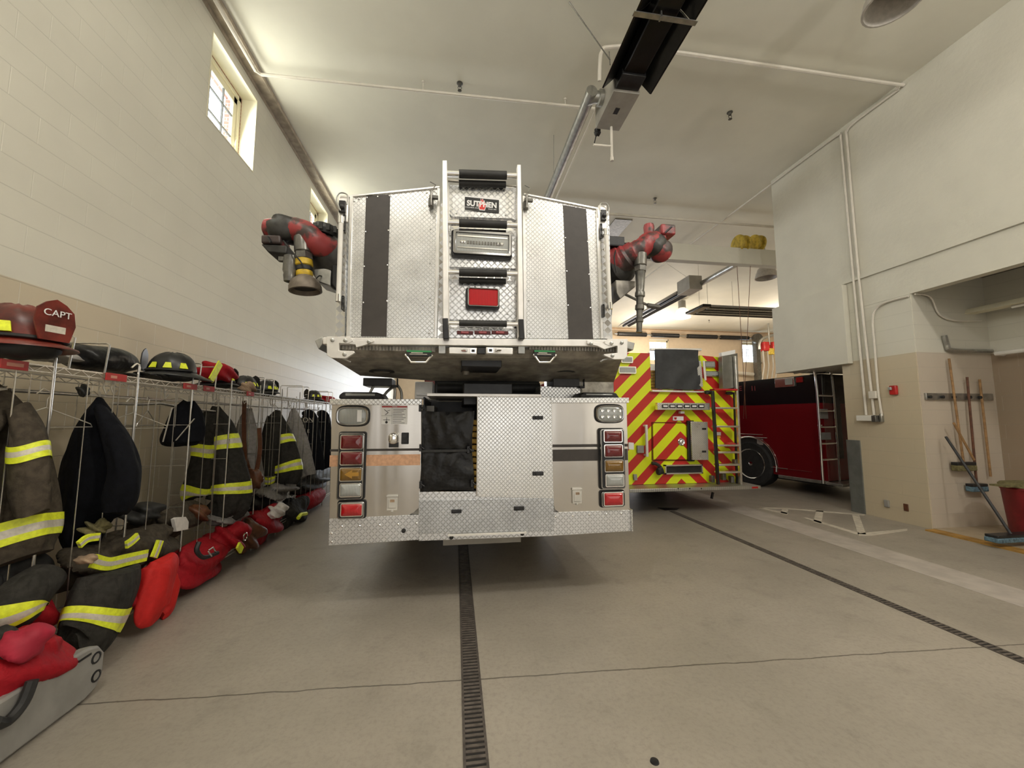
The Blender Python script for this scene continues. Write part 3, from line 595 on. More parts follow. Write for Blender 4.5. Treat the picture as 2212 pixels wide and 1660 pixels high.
# side and rear walls of the basket, floor
L0,L1=PL[0],PL[1]; R1,R0=PL[6],PL[7]; dep=.95
bk.prism([(BY,L0.z),(BY,L1.z),(BY+dep,L1.z+.04),(BY+dep,L0.z)],L0.x-.003,L0.x+.02,axis='x')
bk.prism([(BY,R0.z),(BY,R1.z),(BY+dep,R1.z+.04),(BY+dep,R0.z)],R0.x-.02,R0.x,axis='x')
bk.box((L0.x+.02,BY+dep-.03,L0.z),(R0.x-.02,BY+dep,L0.z+.9)); bk.box((L0.x+.02,BY+.02,bz0),(R0.x-.02,BY+dep,bz0+.03))
B=bk.build('basket',M['treadd'],T)
wing('basket_panel',[(755,729),(762,426),(945,406),(939,731)],M['tread'],parent=B,bev=.002)
wing('basket_panel',[(1137,732),(1133,423),(1290,452),(1305,732)],M['tread'],parent=B,bev=.002)
wing('dark_strip',[(780,727),(791,424),(843,421),(835,728)],M['dband'],BY-.004,.003,B)
wing('dark_strip',[(1228,732),(1216,443),(1266,452),(1281,733)],M['dband'],BY-.004,.003,B)
for pts in ([(724,728),(738,428),(748,424),(745,728)],[(1303,732),(1289,452),(1305,456),(1323,733)],[(945,731),(952,440),(957,440),(956,731)]):
    wing('swirl_strip',pts,M['swirl'],BY-.01,.004,B)
for a,b2,w_ in (((752,729),(760,425),.022),((1300,732),(1290,452),.02),((941,731),(948,408),.024),((1134,732),(1131,424),.02)):
    p,q=hY(*a,BY-.012),hY(*b2,BY-.012); MB().bar(p,q,.022,w_,(0,1,0)).build('edge_trim',M['alu'],B,.003)
fasteners('rivet',[hY(x,y,BY-.008) for x,y in ((793,427),(816,425),(841,423),(790,501),(839,498),(787,576),(837,573),(785,654),(836,651),(1217,443),(1243,448),(1221,514),(1269,522),(1224,586),(1272,593),(1227,660),(1275,665))],[(-.002,.006),(.003,.005),(.004,.002)],8,M['chrome'],B)
fasteners('screw',[hY(x,y,BY-.004) for x,y in ((921,417),(930,495),(929,569),(928,644),(927,720),(1148,430),(1142,650),(1145,722),(775,430),(765,435))],[(-.002,.007),(.004,.006),(.005,.002)],8,M['steel'],B)
# top rail
for a,b2 in (((737,428),(950,406)),((1131,421),(1303,455))):
    MB().bar(hY(*a,BY),hY(*b2,BY),.03,.014).build('top_rail',M['alu'],B,.002)
# grab bars at the outer edges
for a,b2,lp in (((737,468),(731,652),(742,452)),((1309,495),(1318,668),(1302,470))):
    p,q=hY(*a,BY-.06),hY(*b2,BY-.06); g=MB().cyl(p,q,.016,n=14)
    for e in (p,q): g.cyl(e+(q-p).normalized()*(.03 if e==p else -.03),e+(q-p).normalized()*(.03 if e==p else -.03)+Vector((0,.06,0)),.012,n=8)
    g.build('grab_bar',M['white'],B)
    for e,s in ((p,1),(q,-1)): MB().cyl(e,e+(q-p).normalized()*.05*s,.0185,n=14).build('bar_collar',M['chrome'],B)
    c=hY(*lp,BY-.02); cs=-1 if lp[0]<1000 else 1
    MB().box(c+Vector((-.035,-.01,-.10)),c+Vector((.035,.02,.10))).build('latch_bracket',M['aluw'],B,.01)
    MB().tube([c+Vector((-.03*cs,-.03,.02)),c+Vector((-.03*cs,-.03,.09)),c+Vector((.02*cs,-.03,.10)),c+Vector((.04*cs,-.03,.05)),c+Vector((.01*cs,-.03,-.03))],.005,8,smooth=6).build('pull_ring',M['steel'],B)
    MB().box(c+Vector((-.025,-.03,-.04)),c+Vector((.02,-.01,.05))).lathe(c+Vector((0,-.03,0)),(0,-1,0),[(0,.018),(.014,.014),(.016,.005)],10).build('slam_latch',M['blackm'],B,.006)
    e=hY(lp[0]+(2 if cs<0 else -4),lp[1]+30,BY-.03); MB().frame(e.x-.009,e.x+.009,e.z-.06,e.z+.06,e.y-.01,e.y+.006,.005,.006).build('latch_slot',M['blackm'],B)
    e=hY(q.x and (741 if cs<0 else 1303),655 if cs<0 else 672,BY-.03); MB().frame(e.x-.009,e.x+.009,e.z-.05,e.z+.05,e.y-.01,e.y+.006,.005,.006).build('latch_slot',M['blackm'],B)
# gate latches next to the ladder
for x,y in ((932,432),(1135,438)):
    c=hY(x,y,BY-.02); g=MB().box(c+Vector((-.02,-.03,-.06)),c+Vector((.016,0,-.005))).box(c+Vector((-.014,-.045,-.01)),c+Vector((.05,-.02,.012))).cyl(c+Vector((0,-.05,-.07)),c+Vector((.002,-.05,.04)),.009,n=8)
    g.tube([c+Vector((0,-.03,.04)),c+Vector((.03,-.03,.10)),c+Vector((-.01,-.03,.12))],.004,6); g.build('gate_latch',M['nozz'],B,.002)
# ladder on the gate: rails, rungs, sign, lamps
LY=BY-.09
for pts in ([(957,728),(956,352),(966,352),(970,728)],[(1118,730),(1116,361),(1124,361),(1130,730)]):
    face('ladder_rail',pts,LY,.03,M['aluw'],B,.004)
for a,b2 in (((964,735),(962,690)),((1126,735),(1124,692))):
    MB().bar(hY(*a,LY-.005),hY(*b2,LY-.005),.04,.07,(0,1,0)).build('rail_hinge',M['blackm'],B,.006)
for y0,y1,r in ((375,380,.030),(481,487,.028),(588,592,.026),(698,701,.022)):
    p,q=hY(966,y0,LY),hY(1118,y1,LY); g=MB().cyl(p,q,r*.72,n=16).build('rung',M['chrome'],B)
    a,b2=p.lerp(q,.165),p.lerp(q,.84); MB().cyl(a,b2,r,n=18).build('rung_grip',M['black'],B)
    if y0<690: MB().cyl(a+Vector((0,.05,-.040)),b2+Vector((0,.05,-.040)),r*.8,n=14).build('rung_back',M['black'],B)
MB().box(hY(968,390,BY),hY(1116,400,BY)+Vector((0,.02,0))).build('gate_beam',M['under'],B)
face('gate_panel',[(970,402),(1114,408),(1114,478),(1106,474),(976,470),(970,462)],BY,.012,M['treadg'],B)
face('gate_panel',[(970,496),(1114,500),(1114,582),(970,578)],BY,.012,M['treadg'],B)
face('gate_panel',[(970,604),(1114,608),(1114,694),(970,692)],BY,.012,M['treadg'],B)
face('gate_panel',[(970,709),(1114,711),(1114,732),(970,731)],BY,.012,M['treadg'],B)
face('gate_backing',[(962,400),(1122,404),(1124,733),(962,732)],BY+.012,.006,M['swirl'],B)
face('gate_frame_bar',[(1116,404),(1121,404),(1123,732),(1118,732)],BY,.03,M['alu'],B)
face('gate_frame_bar',[(967,400),(971,400),(971,732),(967,732)],BY,.03,M['alu'],B)
fasteners('screw',[hY(x,y,BY-.012) for x,y in ((986,461),(1039,463),(1092,465),(1035,575),(987,677),(1042,679),(1096,679))],[(-.002,.007),(.004,.006),(.005,.002)],8,M['steel'],B)
# maker's sign
sy=BY-.016; P=[hY(x,y,sy) for x,y in ((1003,424),(1079,428),(1079,457),(1003,455))]
sg=MB().prism([(p.x,p.z) for p in P],sy-.002,sy+.004).build('maker_sign',M['letw'],B)
cx=sum(p.x for p in P)/4; cz=sum(p.z for p in P)/4; x0=P[0].x+.004; x1=P[1].x-.004; z0=P[3].z+.004; z1=P[0].z-.006
MB().prism([(x0,z0),(x1,z0-.004),(x1,z1-.004),(x0,z1)],sy-.0028,sy).build('sign_field',M['black'],B)
cx+=.001
fl=[(-.018,-.046),(.018,-.046),(.027,-.012),(.022,.012),(.018,.006),(.016,.026),(.009,.020),(.004,.042),(-.003,.022),(-.009,.040),(-.013,.014),(-.020,.010),(-.027,-.012)]
for k,mm,d in ((1.12,'letw',.0034),(.98,'redp',.0040)):
    MB().prism([(cx+a*k,cz+b*k+.0) for a,b in fl],sy-d,sy-.002).build('flame_emblem',plain('emblem_red',(.62,.035,.03),.4) if mm=='redp' else M[mm],B)
tt=text('sign_lettering','SUTPHEN',.058,(cx-.002,sy-.0046,cz-.006),(R(90),R(.8),0),M['letw'],B,.0004,off=.0022); tt.scale=(.90,1,1)
text('sign_small_lettering','COLUMBUS, OHIO',.0125,(cx-.074,sy-.0034,cz-.036),(R(90),R(.8),0),M['letw'],B,.0002)
text('sign_small_lettering','SINCE 1890',.0125,(cx+.076,sy-.0034,cz-.038),(R(90),R(.8),0),M['letw'],B,.0002)
# scene lamp, red lamp, markers
def gate_lamp(name,px,t,mm,parent=B,deep=.05,rim='dchrome'):
    X0,X1,Z0,Z1=RC(*px,BY-.04); y=BY-.014
    MB().prism(rrect(X0-.014,X1+.006,Z0-.016,Z1+.004,.02),y-deep*.6,y).build(name,M['blackm'],parent,.003)
    MB().frame(X0,X1,Z0,Z1,y-deep,y-deep*.55,t,.018).build(name+'_bezel',M[rim],parent,.003)
    MB().prism(rrect(X0+t,X1-t,Z0+t,Z1-t,.01),y-deep+.008,y-deep*.5).build(name+'_lens',M[mm],parent,.004)
    return X0,X1,Z0,Z1,y-deep
X0,X1,Z0,Z1,y=gate_lamp('flood_lamp',(979,502,1104,553),.02,'lcl')
mb=MB()
for k in range(4): mb.lathe(((X0+.06+k*.018)if k<2 else (X1-.10+(k-2)*.03),y+.008,(Z0+Z1)/2),(0,-1,0),[(0,.011),(.003,.012),(.004,.004)],10)
for k in range(12): mb.box((X0+.10+k*.021,y+.003,(Z0+Z1)/2-.012),(X0+.113+k*.021,y+.009,(Z0+Z1)/2+.010),1)
mb.box((X0+.03,y+.004,Z0+.045),(X1-.03,y+.009,Z0+.052)); mb.box((X0+.03,y+.004,Z1-.05),(X1-.03,y+.009,Z1-.040))
mb.build('lamp_reflectors',[M['chrome'],M['nozz']],B)
gate_lamp('red_flasher',(1010,625,1077,665),.008,'lred2',deep=.06)
for x0,x1 in ((987,1022),(1025,1060),(1062,1098)):
    X0,X1,Z0,Z1=RC(x0,715,x1,723,BY-.02); MB().box((X0,BY-.022,Z0),(X1,BY-.008,Z1)).build('marker_light',plain('marker_base',(.10,.01,.01),.3),B,.004)
    MB().box((X0+.03,BY-.030,Z0+.006),(X1-.03,BY-.02,Z1-.005)).build('marker_lens',M['lred2'],B,.003)
# platform beam, end brackets, step grille
P=[hY(x,y,BY-.07) for x,y in ((697,729),(1345,734),(1345,749),(697,744))]
MB().prism([(p.x,p.z) for p in P],BY-.07,BY-.005).build('platform_beam',M['aluw'],B,.004)
for s,px in ((-1,((680,736),(697,727),(697,743),(688,755))),(1,((1372,741),(1345,734),(1345,750),(1368,757)))):
    Q=[hY(x,y,BY-.04) for x,y in px]; MB().prism([(p.x,p.z) for p in Q],BY-.04,BY+.85).build('beam_end',M['steel'],B,.004)
br=[(706,728),(755,728),(762,733),(762,738),(752,743),(733,742),(733,758),(765,759),(767,763),(748,775),(716,774),(707,768)]
br2=[(1355,733),(1312,733),(1305,738),(1306,744),(1316,748),(1333,748),(1333,763),(1303,766),(1305,769),(1325,777),(1347,777),(1354,771)]
for q in (br,br2):
    o=face('corner_bracket',q,BY-.085,.008,M['aluw'],B,.002)
for x,y in ((718,735),(746,736),(744,766),(1321,742),(1343,741),(1323,769),(797,739),(1277,743)):
    MB().lathe(hY(x,y,BY-.095),(0,-1,0),[(-.002,.014),(.006,.013),(.010,.006)],12).build('bracket_bolt',M['steel'],B)
for q in ([(745,742),(795,734),(808,732),(808,738),(795,744),(770,751),(768,745)],[(1330,748),(1278,738),(1268,736),(1268,743),(1290,748),(1305,755)]):
    face('hook_plate',q,BY-.083,.006,M['aluw'],B,.001)
for x0,x1 in ((732,940),(1143,1335)):
    X0,X1,Z0,Z1=RC(x0,748,x1,758,BY-.03); mb=MB().box((X0,BY-.02,Z0),(X1,BY+.02,Z1)); n=int((X1-X0)/.022)
    for k in range(n): a=X0+(X1-X0)*k/n; mb.prism([(a,Z0),(a+.014,Z0),(a+.010,Z1),(a+.004,Z1)],BY-.032,BY-.02)
    mb.build('step_grille',M['under'],B)
# underside hull, stepping down to the back
def ux(x,y,Y): return hY(x,y,Y)
r1=[ux(x,y,Y) for x,y,Y in ((722,757,BY-.02),(1350,757,BY-.02),(1343,776,BY+.06),(718,773,BY+.06))]
r2=[ux(x,y,Y) for x,y,Y in ((718,775,BY+.06),(1343,777,BY+.06),(1326,826,BY+.72),(934,823,BY+.72),(778,812,BY+.60))]
hull=MB(); 
def slab(P,d=.02):
    n=len(P); V=list(P)+[p+Vector((0,.01,d)) for p in P]; return V,[tuple(range(n)),tuple(reversed(range(n,2*n)))]+[(i,(i+1)%n,n+(i+1)%n,n+i) for i in range(n)]
hull.add(*slab(r1)); hull.add(*slab(r2)); 
hull.build('basket_underside',M['under'],B)
for x,y in ((825,804),(1219,805)):
    c=hY(x,y,BY+.46); MB().lathe(c+Vector((0,0,.01)),(0,0,-1),[(0,.10),(.012,.10),(.014,.07),(.006,.065)],20).build('drain_grommet',M['black'],B)
    MB().lathe(c+Vector((0,0,.004)),(0,0,-1),[(0,.062),(.006,.060)],18).build('grommet_plate',M['under'],B)
for x0,x1,y0,y1 in ((784,846,817,834),(1195,1252,818,836)):
    X0,X1,Z0,Z1=RC(x0,y0,x1,y1,BY+.62); MB().box((X0,BY+.62,Z0),(X1,BY+.85,Z1)).box((X1,BY+.62,Z0-.01),(X1+.05,BY+.66,Z0+.01)).box((X1+.04,BY+.62,Z0-.01),(X1+.05,BY+.66,Z1)).build('support_block',M['blackm'],B,.006)
X0,X1,Z0,Z1=RC(996,779,1082,801,BY+.16); MB().box((X0,BY+.10,Z0+.02),(X1,BY+.5,Z1+.03)).build('underside_box',M['blackm'],B,.006)
q=hY(1006,808,BY+.4); MB().lathe(q+Vector((0,0,.02)),(0,0,-1),[(0,.03),(.03,.028),(.032,.01)],14).build('pivot_cap',M['under'],B)
for x0,x1 in ((878,932),(1155,1200)):
    X0,X1,Z0,Z1=RC(x0,757,x1,769,BY-.06); MB().box((X0,BY-.05,Z0),(X1,BY-.02,Z1)).box((X0,BY-.053,Z1-.012),(X1,BY-.05,Z1),1).box((X0+.03,BY-.0525,Z0+.020),(X1-.06,BY-.05,Z0+.025),2).box((X0+.02,BY-.0525,Z0+.010),(X1-.03,BY-.05,Z0+.014),2).build('hatch_label',[M['black'],M['green'],M['silver']],B)
    xs=[x0-3,x0+2,x0+10,x1-12,x1-3,x1+2]; MB().tube([hY(x,y,BY-.04) for x,y in zip(xs,(766,772,783,783,772,767))],.008,8).build('pull_handle',M['alu'],B)
# centre latch block
for x0,x1,s in ((970,1030,-1),(1050,1108,1)):
    X0,X1,Z0,Z1=RC(x0,751,x1,765,BY-.09); MB().box((X0,BY-.09,Z0),(X1,BY-.02,Z1)).build('coupling_block',M['aluw'],B,.004)
    xx=X1-.045 if s<0 else X0+.012; MB().frame(xx,xx+.038,Z0+.006,Z1-.006,BY-.096,BY-.088,.008,.006).box((xx+.008,BY-.0925,Z0+.012),(xx+.03,BY-.0895,Z1-.012),1).build('coupling_window',[M['chrome'],M['black']],B)
    MB().cyl(hY((x0+x1)/2-8*s,757,BY-.12),hY((x0+x1)/2+2*s,757,BY-.09),.010,n=10).build('coupling_pin',M['chrome'],B)
MB().box(hY(1032,752,BY-.06),hY(1048,764,BY-.06)+Vector((0,.04,0))).build('coupling_core',M['blackm'],B)
for x in (955,1126): MB().bar(hY(x,744,BY-.03),hY(x,765,BY-.03),.05,.03,(0,1,0)).build('hanger_lug',M['steel'],B,.003)
for a,b2 in (((732,776),(757,783)),((1297,782),(1325,777))):
    p,q=hY(*a,BY-.02),hY(*b2,BY-.02); MB().tube([p,p.lerp(q,.3)+Vector((0,-.01,.01)),q],.007,8,smooth=4).build('cable_end',M['steel'],B)
# ------------------------------------------------ water monitors
def m2(x,y,Y): return hY(x,y,Y)
def monitor_left():
    Y=3.0; W=thing_part('water_monitor')
    g=lambda x,y,dy=0: hY(x,y,Y+dy)
    MB().tube([g(740,545,.1),g(712,540,.05),g(690,530,0),g(672,512,-.02),g(655,500,0),g(630,497,.02)],[.10,.10,.095,.085,.085,.09],18,smooth=5).build('red_elbow',M['mred'],W)
    MB().blob(g(617,498,.02),(.125,.10,.10),4,.05,.8).build('housing',M['tubec'],W)
    MB().lathe(g(600,497,.02),(-1,0,.05),[(0,.075),(.04,.078),(.08,.068),(.10,.035),(.102,.01)],20).build('end_cap',M['mred'],W)
    MB().prism([(g(572,515).x,g(572,515).z),(g(613,515).x,g(613,515).z),(g(613,533).x,g(613,533).z),(g(572,533).x,g(572,533).z)],Y-.06,Y+.12).build('gear_box',M['mred'],W,.012)
    a,b2=g(570,533),g(625,554); MB().prism([(a.x,a.z),(b2.x,a.z),(b2.x,b2.z),(g(586,554).x,b2.z)],Y-.05,Y+.14).build('gear_box_base',M['tubec'],W,.01)
    MB().bar(g(578,512,-.07),g(586,524,-.10),.014,.014).build('shift_pin',M['blackm'],W)
    MB().lathe(g(706,552,.08),(-.5,-1,0),[(-.10,.16),(0,.165),(.03,.16),(.06,.12),(.09,.07),(.10,.02)],26).build('swivel_body',M['tubec'],W)
    gg=MB(); c=g(703,500,.05); gg.lathe(c,(.15,0,1),[(-.04,.09),(-.01,.10),(.0,.10),(.035,.085),(.05,.04)],26)
    for k in range(12): an=2*pi*k/12; gg.box(c+Vector((.095*math.cos(an)-.012,.095*math.sin(an)-.012,-.03)),c+Vector((.095*math.cos(an)+.012,.095*math.sin(an)+.012,.02)))
    gg.build('gear_wheel',M['tubec'],W)
    b0=g(653,512,-.03); d=(g(655,545,-.03)-b0).normalized()
    P=lambda y: b0+d*((b0-g(653,y,-.03)).length)
    prof=lambda ys: [((b0-g(654,y,-.03)).length,r) for y,r in ys]
    MB().lathe(b0,d,prof([(512.5,.055),(516,.058),(545,.060),(547,.050)]),22).build('nozzle_sleeve',M['nozz'],W)
    MB().lathe(b0,d,prof([(546,.050),(548,.062),(561,.064),(563,.056)]),6).build('hex_collar',M['nozz'],W)
    MB().lathe(b0,d,prof([(562,.055),(563,.060),(575,.062),(577,.052)]),22).build('yellow_ring',M['yell'],W)
    MB().lathe(b0,d,prof([(575,.050),(579,.058),(586,.058),(588,.050)]),22).build('black_ring',M['black'],W)
    MB().lathe(b0,d,prof([(586,.052),(588,.056),(595,.058),(598,.054)]),22).build('yellow_ring',M['yell'],W)
    MB().lathe(b0,d,prof([(596,.050),(600,.060),(608,.095),(620,.110),(630,.112),(631,.100),(622,.092),(612,.06),(600,.03)]),30,cap=False).build('nozzle_bell',plain('worn_bell',(.17,.14,.11),.55,.3,.2,20),W)
    MB().lathe(b0,d,prof([(604,.02),(612,.06),(622,.085),(623,.01)]),20).build('nozzle_core',M['black'],W)
    e=g(628,552,-.05); MB().lathe(e,(0,0,-1),[(0,.03),(.01,.045),(.12,.048),(.14,.04),(.155,.042),(.20,.036),(.205,.02)],16).box(e+Vector((-.075,-.02,-.05)),e+Vector((-.03,.02,-.02))).build('actuator_motor',M['nozz'],W)
    MB().tube([g(612,520,-.08),g(632,545,-.10),g(650,566,-.10),g(655,580,-.09)],.005,6,smooth=5).build('wire_lead',M['black'],W)
    MB().tube([g(700,600,.05),g(690,596,.0),g(680,606,-.02),g(672,616,-.02)],.005,6,smooth=5).build('wire_lead',M['black'],W)
    a=g(677,590,.1);b2=g(722,618,.1); MB().prism([(a.x,a.z),(b2.x,a.z+.02),(b2.x,b2.z-.03),(a.x+.06,b2.z)],Y+.02,Y+.22).build('mount_bracket',M['steel'],W,.008)
    MB().prism([(g(716,560).x,g(716,560).z),(g(728,540).x,g(728,540).z),(g(728,628).x,g(728,628).z),(g(716,615).x,g(716,615).z)],Y+.0,Y+.3).build('mount_plate',M['blackm'],W,.01)
def monitor_root(c): return MB().lathe(c,(1,0,0),[(-.06,.06),(.06,.06)],16).build('water_monitor',M['blackm'],T)
thing_part=lambda name: monitor_root(hY(724,545,3.1))
monitor_left()
def monitor_right():
    Y=3.0; W=monitor_root(hY(1322,560,3.1)); g=lambda x,y,dy=0: hY(x,y,Y+dy)
    MB().tube([g(1322,572,.1),g(1345,562,.05),g(1362,550,0),g(1378,540,-.03),g(1390,530,-.03)],[.13,.12,.10,.085,.075],20,smooth=5).build('red_elbow',M['mred'],W)
    MB().tube([g(1380,545,-.03),g(1392,532,-.03),g(1400,524,-.02),g(1415,522,0)],[.075,.08,.085,.085],18,smooth=5).build('upper_elbow',M['mred'],W)
    MB().blob(g(1412,532,0),(.105,.10,.10),7,.04,.85).build('housing',M['tubec'],W)
    MB().blob(g(1427,543,0),(.095,.09,.095),9,.03,.9).build('lower_dome',M['mred'],W)
    MB().lathe(g(1402,503,-.02),(0,0,1),[(-.03,.04),(.05,.045),(.07,.04),(.078,.015)],16).build('red_knob',M['mred'],W)
    a=g(1421,490);b2=g(1452,514); MB().box((a.x,Y-.06,b2.z),(b2.x,Y+.08,a.z)).box((a.x,Y-.05,b2.z-.05),(a.x+.05,Y+.06,b2.z)).build('gear_box',M['mred'],W,.012)
    MB().bar(g(1437,503,-.07),g(1451,490,-.10),.012,.012).build('shift_pin',M['blackm'],W)
    MB().lathe(g(1340,575,.08),(.4,-1,0),[(-.12,.15),(0,.16),(.04,.15),(.07,.11),(.08,.02)],26).build('swivel_body',M['tubec'],W)
    a=g(1316,509);b2=g(1350,532); MB().box((a.x,Y+.0,b2.z),(b2.x,Y+.16,a.z)).box((a.x-.01,Y-.01,b2.z-.008),(b2.x+.03,Y+.17,b2.z+.006)).build('control_box',M['blackm'],W,.015)
    MB().tube([g(1345,526,.02),g(1362,526,-.02),g(1378,528,-.05),g(1392,520,-.07)],.006,6,smooth=5).build('wire_lead',M['black'],W)
    MB().tube([g(1330,542,-.02),g(1327,560,-.09),g(1332,590,-.09)],.006,6,smooth=5).build('wire_lead',M['black'],W)
    b0=g(1384,547,-.06); d=(g(1381,700,-.06)-b0).normalized(); pf=lambda ys: [((b0-g(1383,y,-.06)).length,r) for y,r in ys]
    MB().lathe(b0,d,pf([(547.5,.042),(549,.050),(574,.050),(576,.042)]),22).build('nozzle_sleeve',M['nozz'],W)
    MB().lathe(b0,d,pf([(575,.042),(577,.050),(587,.050),(589,.040)]),6).build('hex_collar',M['nozz'],W)
    MB().lathe(b0,d,pf([(588,.042),(592,.040),(628,.033),(631,.036),(633,.040),(641,.040),(643,.031)]),22).build('straight_barrel',M['nozz'],W)
    MB().lathe(b0,d,pf([(642,.029),(658,.028),(660,.036),(669,.037),(672,.027)]),20).build('stacked_tip',M['nozz'],W)
    MB().lathe(b0,d,pf([(671,.026),(688,.024),(690,.032),(696,.032),(698,.024),(716,.022),(717,.026),(719,.025)]),20).build('outer_tip',M['nozz'],W)
    a=g(1322,612,.1);b2=g(1364,626,.1); MB().prism([(a.x,a.z),(b2.x,a.z+.0),(b2.x,b2.z-.0),(g(1342,645).x,g(1342,645).z),(g(1334,632).x,g(1334,632).z),(a.x,g(0,632).z if False else b2.z)],Y+.02,Y+.2).build('mount_bracket',M['under'],W,.006)
    MB().cyl(g(1350,636,.15),g(1412,666,.15),.012,n=8).cyl(g(1398,660,.15),g(1424,664,.13),.022,n=10).build('stay_rod',M['nozz'],W)
    MB().prism([(g(1318,620).x,g(1318,620).z),(g(1326,620).x,g(1326,620).z),(g(1321,690).x,g(1321,690).z)],Y+.0,Y+.2).build('mount_plate',M['blackm'],W)
monitor_right()
# ---------------------------------------------------------------- striped fire engine
EY=6.0; xc=hY(1469,960,EY).x
m=M['chev']; nt=m.node_tree
z983=hY(1469,983,EY).z
nt.nodes.clear(); o_=nt.nodes.new('ShaderNodeOutputMaterial'); b=nt.nodes.new('ShaderNodeBsdfPrincipled'); nt.links.new(b.outputs[0],o_.inputs[0]); b.inputs['Roughness'].default_value=.35
N.nt=nt; x,y,z,v=coords(nt); f=N.op('FRACT',(z+N.op('ABSOLUTE',x)*.98-z983)*(1/.386)+20.0); st=1.0-ss(f,.495,.505)
nt.links.new(mixc(nt,st,(.50,.022,.016),(.70,.78,.01)),b.inputs['Base Color'])
G=thing('fire_engine','fire engine with yellow and red chevron stripes across its rear','fire truck',(xc,EY,0))
XG0=xc-1.235; XG1=hY(1592,860,EY).x
def gface(name,pts,mat,Y=EY,th=.004,bev=0,parent=G):
    P=[hY(x,y,Y) for x,y in pts]; return MB().prism([(p.x,p.z) for p in P],Y-th,Y+.02).build(name,mat,parent,bev)
zb=hY(1470,1045,EY).z; zt2=hY(1340,762,EY).z; zh=hY(1460,842,EY).z
body=MB().prism([(XG0,zb),(XG1,zb),(XG1,hY(1592,845,EY).z),(hY(1553,770,EY).x,hY(1553,845,EY).z),(hY(1553,770,EY).x,hY(1553,772,EY).z),(hY(1512,766,EY).x,hY(1512,768,EY).z),(hY(1512,766,EY).x,zh),(hY(1405,800,EY).x,zh),(hY(1405,800,EY).x,zt2),(XG0,zt2)],EY,EY+.05)
body.build('rear_body',M['chev'],G)
MB().box((XG0+.01,EY+.05,zb),(XG1-.01,EY+4.6,zh)).box((XG0+.01,EY+.05,zh),(hY(1405,800,EY).x,EY+4.6,zt2-.01)).box((hY(1512,766,EY).x,EY+.05,zh),(XG1-.16,EY+4.6,hY(1553,772,EY).z)).build('body_side',M['dred'],G)
MB().box((XG0,EY+5.0,.6),(XG1,EY+8,2.55)).build('cab',M['dred'],G,.1)
MB().box((XG0+.05,EY+4.6,.5),(XG1-.05,EY+5.0,1.9)).build('pump_house',M['alu'],G)
for yy in (EY+2.6,EY+6.3):
    for s in (-1,1):
        cx=(XG0+XG1)/2+s*1.0
        o=MB().lathe((cx,yy,.52),(s,0,0),[(-.30,.02),(-.30,.45),(-.27,.52),(.1,.52),(.14,.48),(.145,.30)],28).build('wheel',M['tire'],G); MB().lathe((cx,yy,.52),(s,0,0),[(.08,.02),(.15,.08),(.1,.14),(.12,.29),(.15,.30)],20).build('rim',M['alu'],o)
MB().box((XG0+.3,EY+.1,.35),(XG1-.5,EY+4.5,zb)).build('chassis',M['blackm'],G)
# tailboard
p=hY(1398,1052,EY-.25); q=hY(1632,1047,EY-.25)
tb=MB().box((XG0,EY-.36,zb-.055),(q.x,EY,zb-.004)); tb=tb.build('tailboard',tread('tailboard_tread',(.6,.6,.58),plane='xy',rough=.35),G,.006)
MB().box((q.x-.16,EY-.364,zb-.045),(q.x-.05,EY-.360,zb-.015)).build('marker_light',M['lredm'],tb,.002)
for x in (1465,1490,1515): MB().lathe(hY(x,1056,EY-.36),(0,-1,0),[(0,.012),(.004,.010)],8).build('bolt',M['blackm'],tb)
# hose bed with its cover
X0,X1,Z0,Z1=RC(1405,756,1513,845,EY)
MB().box((X0,EY+.05,Z0),(X0+.03,EY+3,Z1-.05)).box((X1-.03,EY+.05,Z0),(X1,EY+3,Z1-.05)).box((X0,EY+1,Z0),(X1,EY+1.04,Z1-.1)).build('hose_bed',M['alu'],G,.004)
hh=MB()
for k in range(7): hh.cyl((X0+.02,EY+.1,Z0+.03+k*.05),(X0+.16,EY+.1,Z0+.03+k*.05),.024,n=8)
hh.build('folded_hose',M['hose'],G)
P=[(1411,757),(1503,758),(1509,838),(1506,843),(1414,840)]
cvr=MB(); aa,bb,cc2,dd=hY(1411,756,EY),hY(1504,758,EY),hY(1510,843,EY),hY(1413,840,EY); nx=ny=18; Vv=[]; Ff=[]
for j in range(ny+1):
    for i in range(nx+1):
        u,v_=i/nx,j/ny; pt=aa.lerp(bb,u).lerp(dd.lerp(cc2,u),v_); k=.025*math.sin(pi*u)+.02*math.sin(9*u+5*v_)*v_*.5+.01*math.sin(17*u*v_+2)
        Vv.append(pt+Vector((0,-.05-k,.012*math.sin(7*u)*v_)))
n0=len(Vv); Vv+=[p+Vector((0,.02,0)) for p in Vv]
for j in range(ny):
    for i in range(nx): a=j*(nx+1)+i; Ff+=[(a,a+1,a+nx+2,a+nx+1),(n0+a,n0+a+nx+1,n0+a+nx+2,n0+a+1)]
cvr.add(Vv,Ff).build('hose_bed_cover',plain('charcoal_cover',(.035,.037,.04),.7,0,.2,8),G)
gface('bed_rail',[(1404,753),(1513,754),(1513,759),(1404,758)],M['aluw'],EY-.01,.04,.004)
gface('bed_side_plate',[(1503,780),(1513,781),(1517,836),(1509,836)],M['treadc'],EY-.03,.02)
gface('bed_sill',[(1406,843),(1519,846),(1519,849),(1406,847)],M['aluw'],EY-.02,.05,.003)
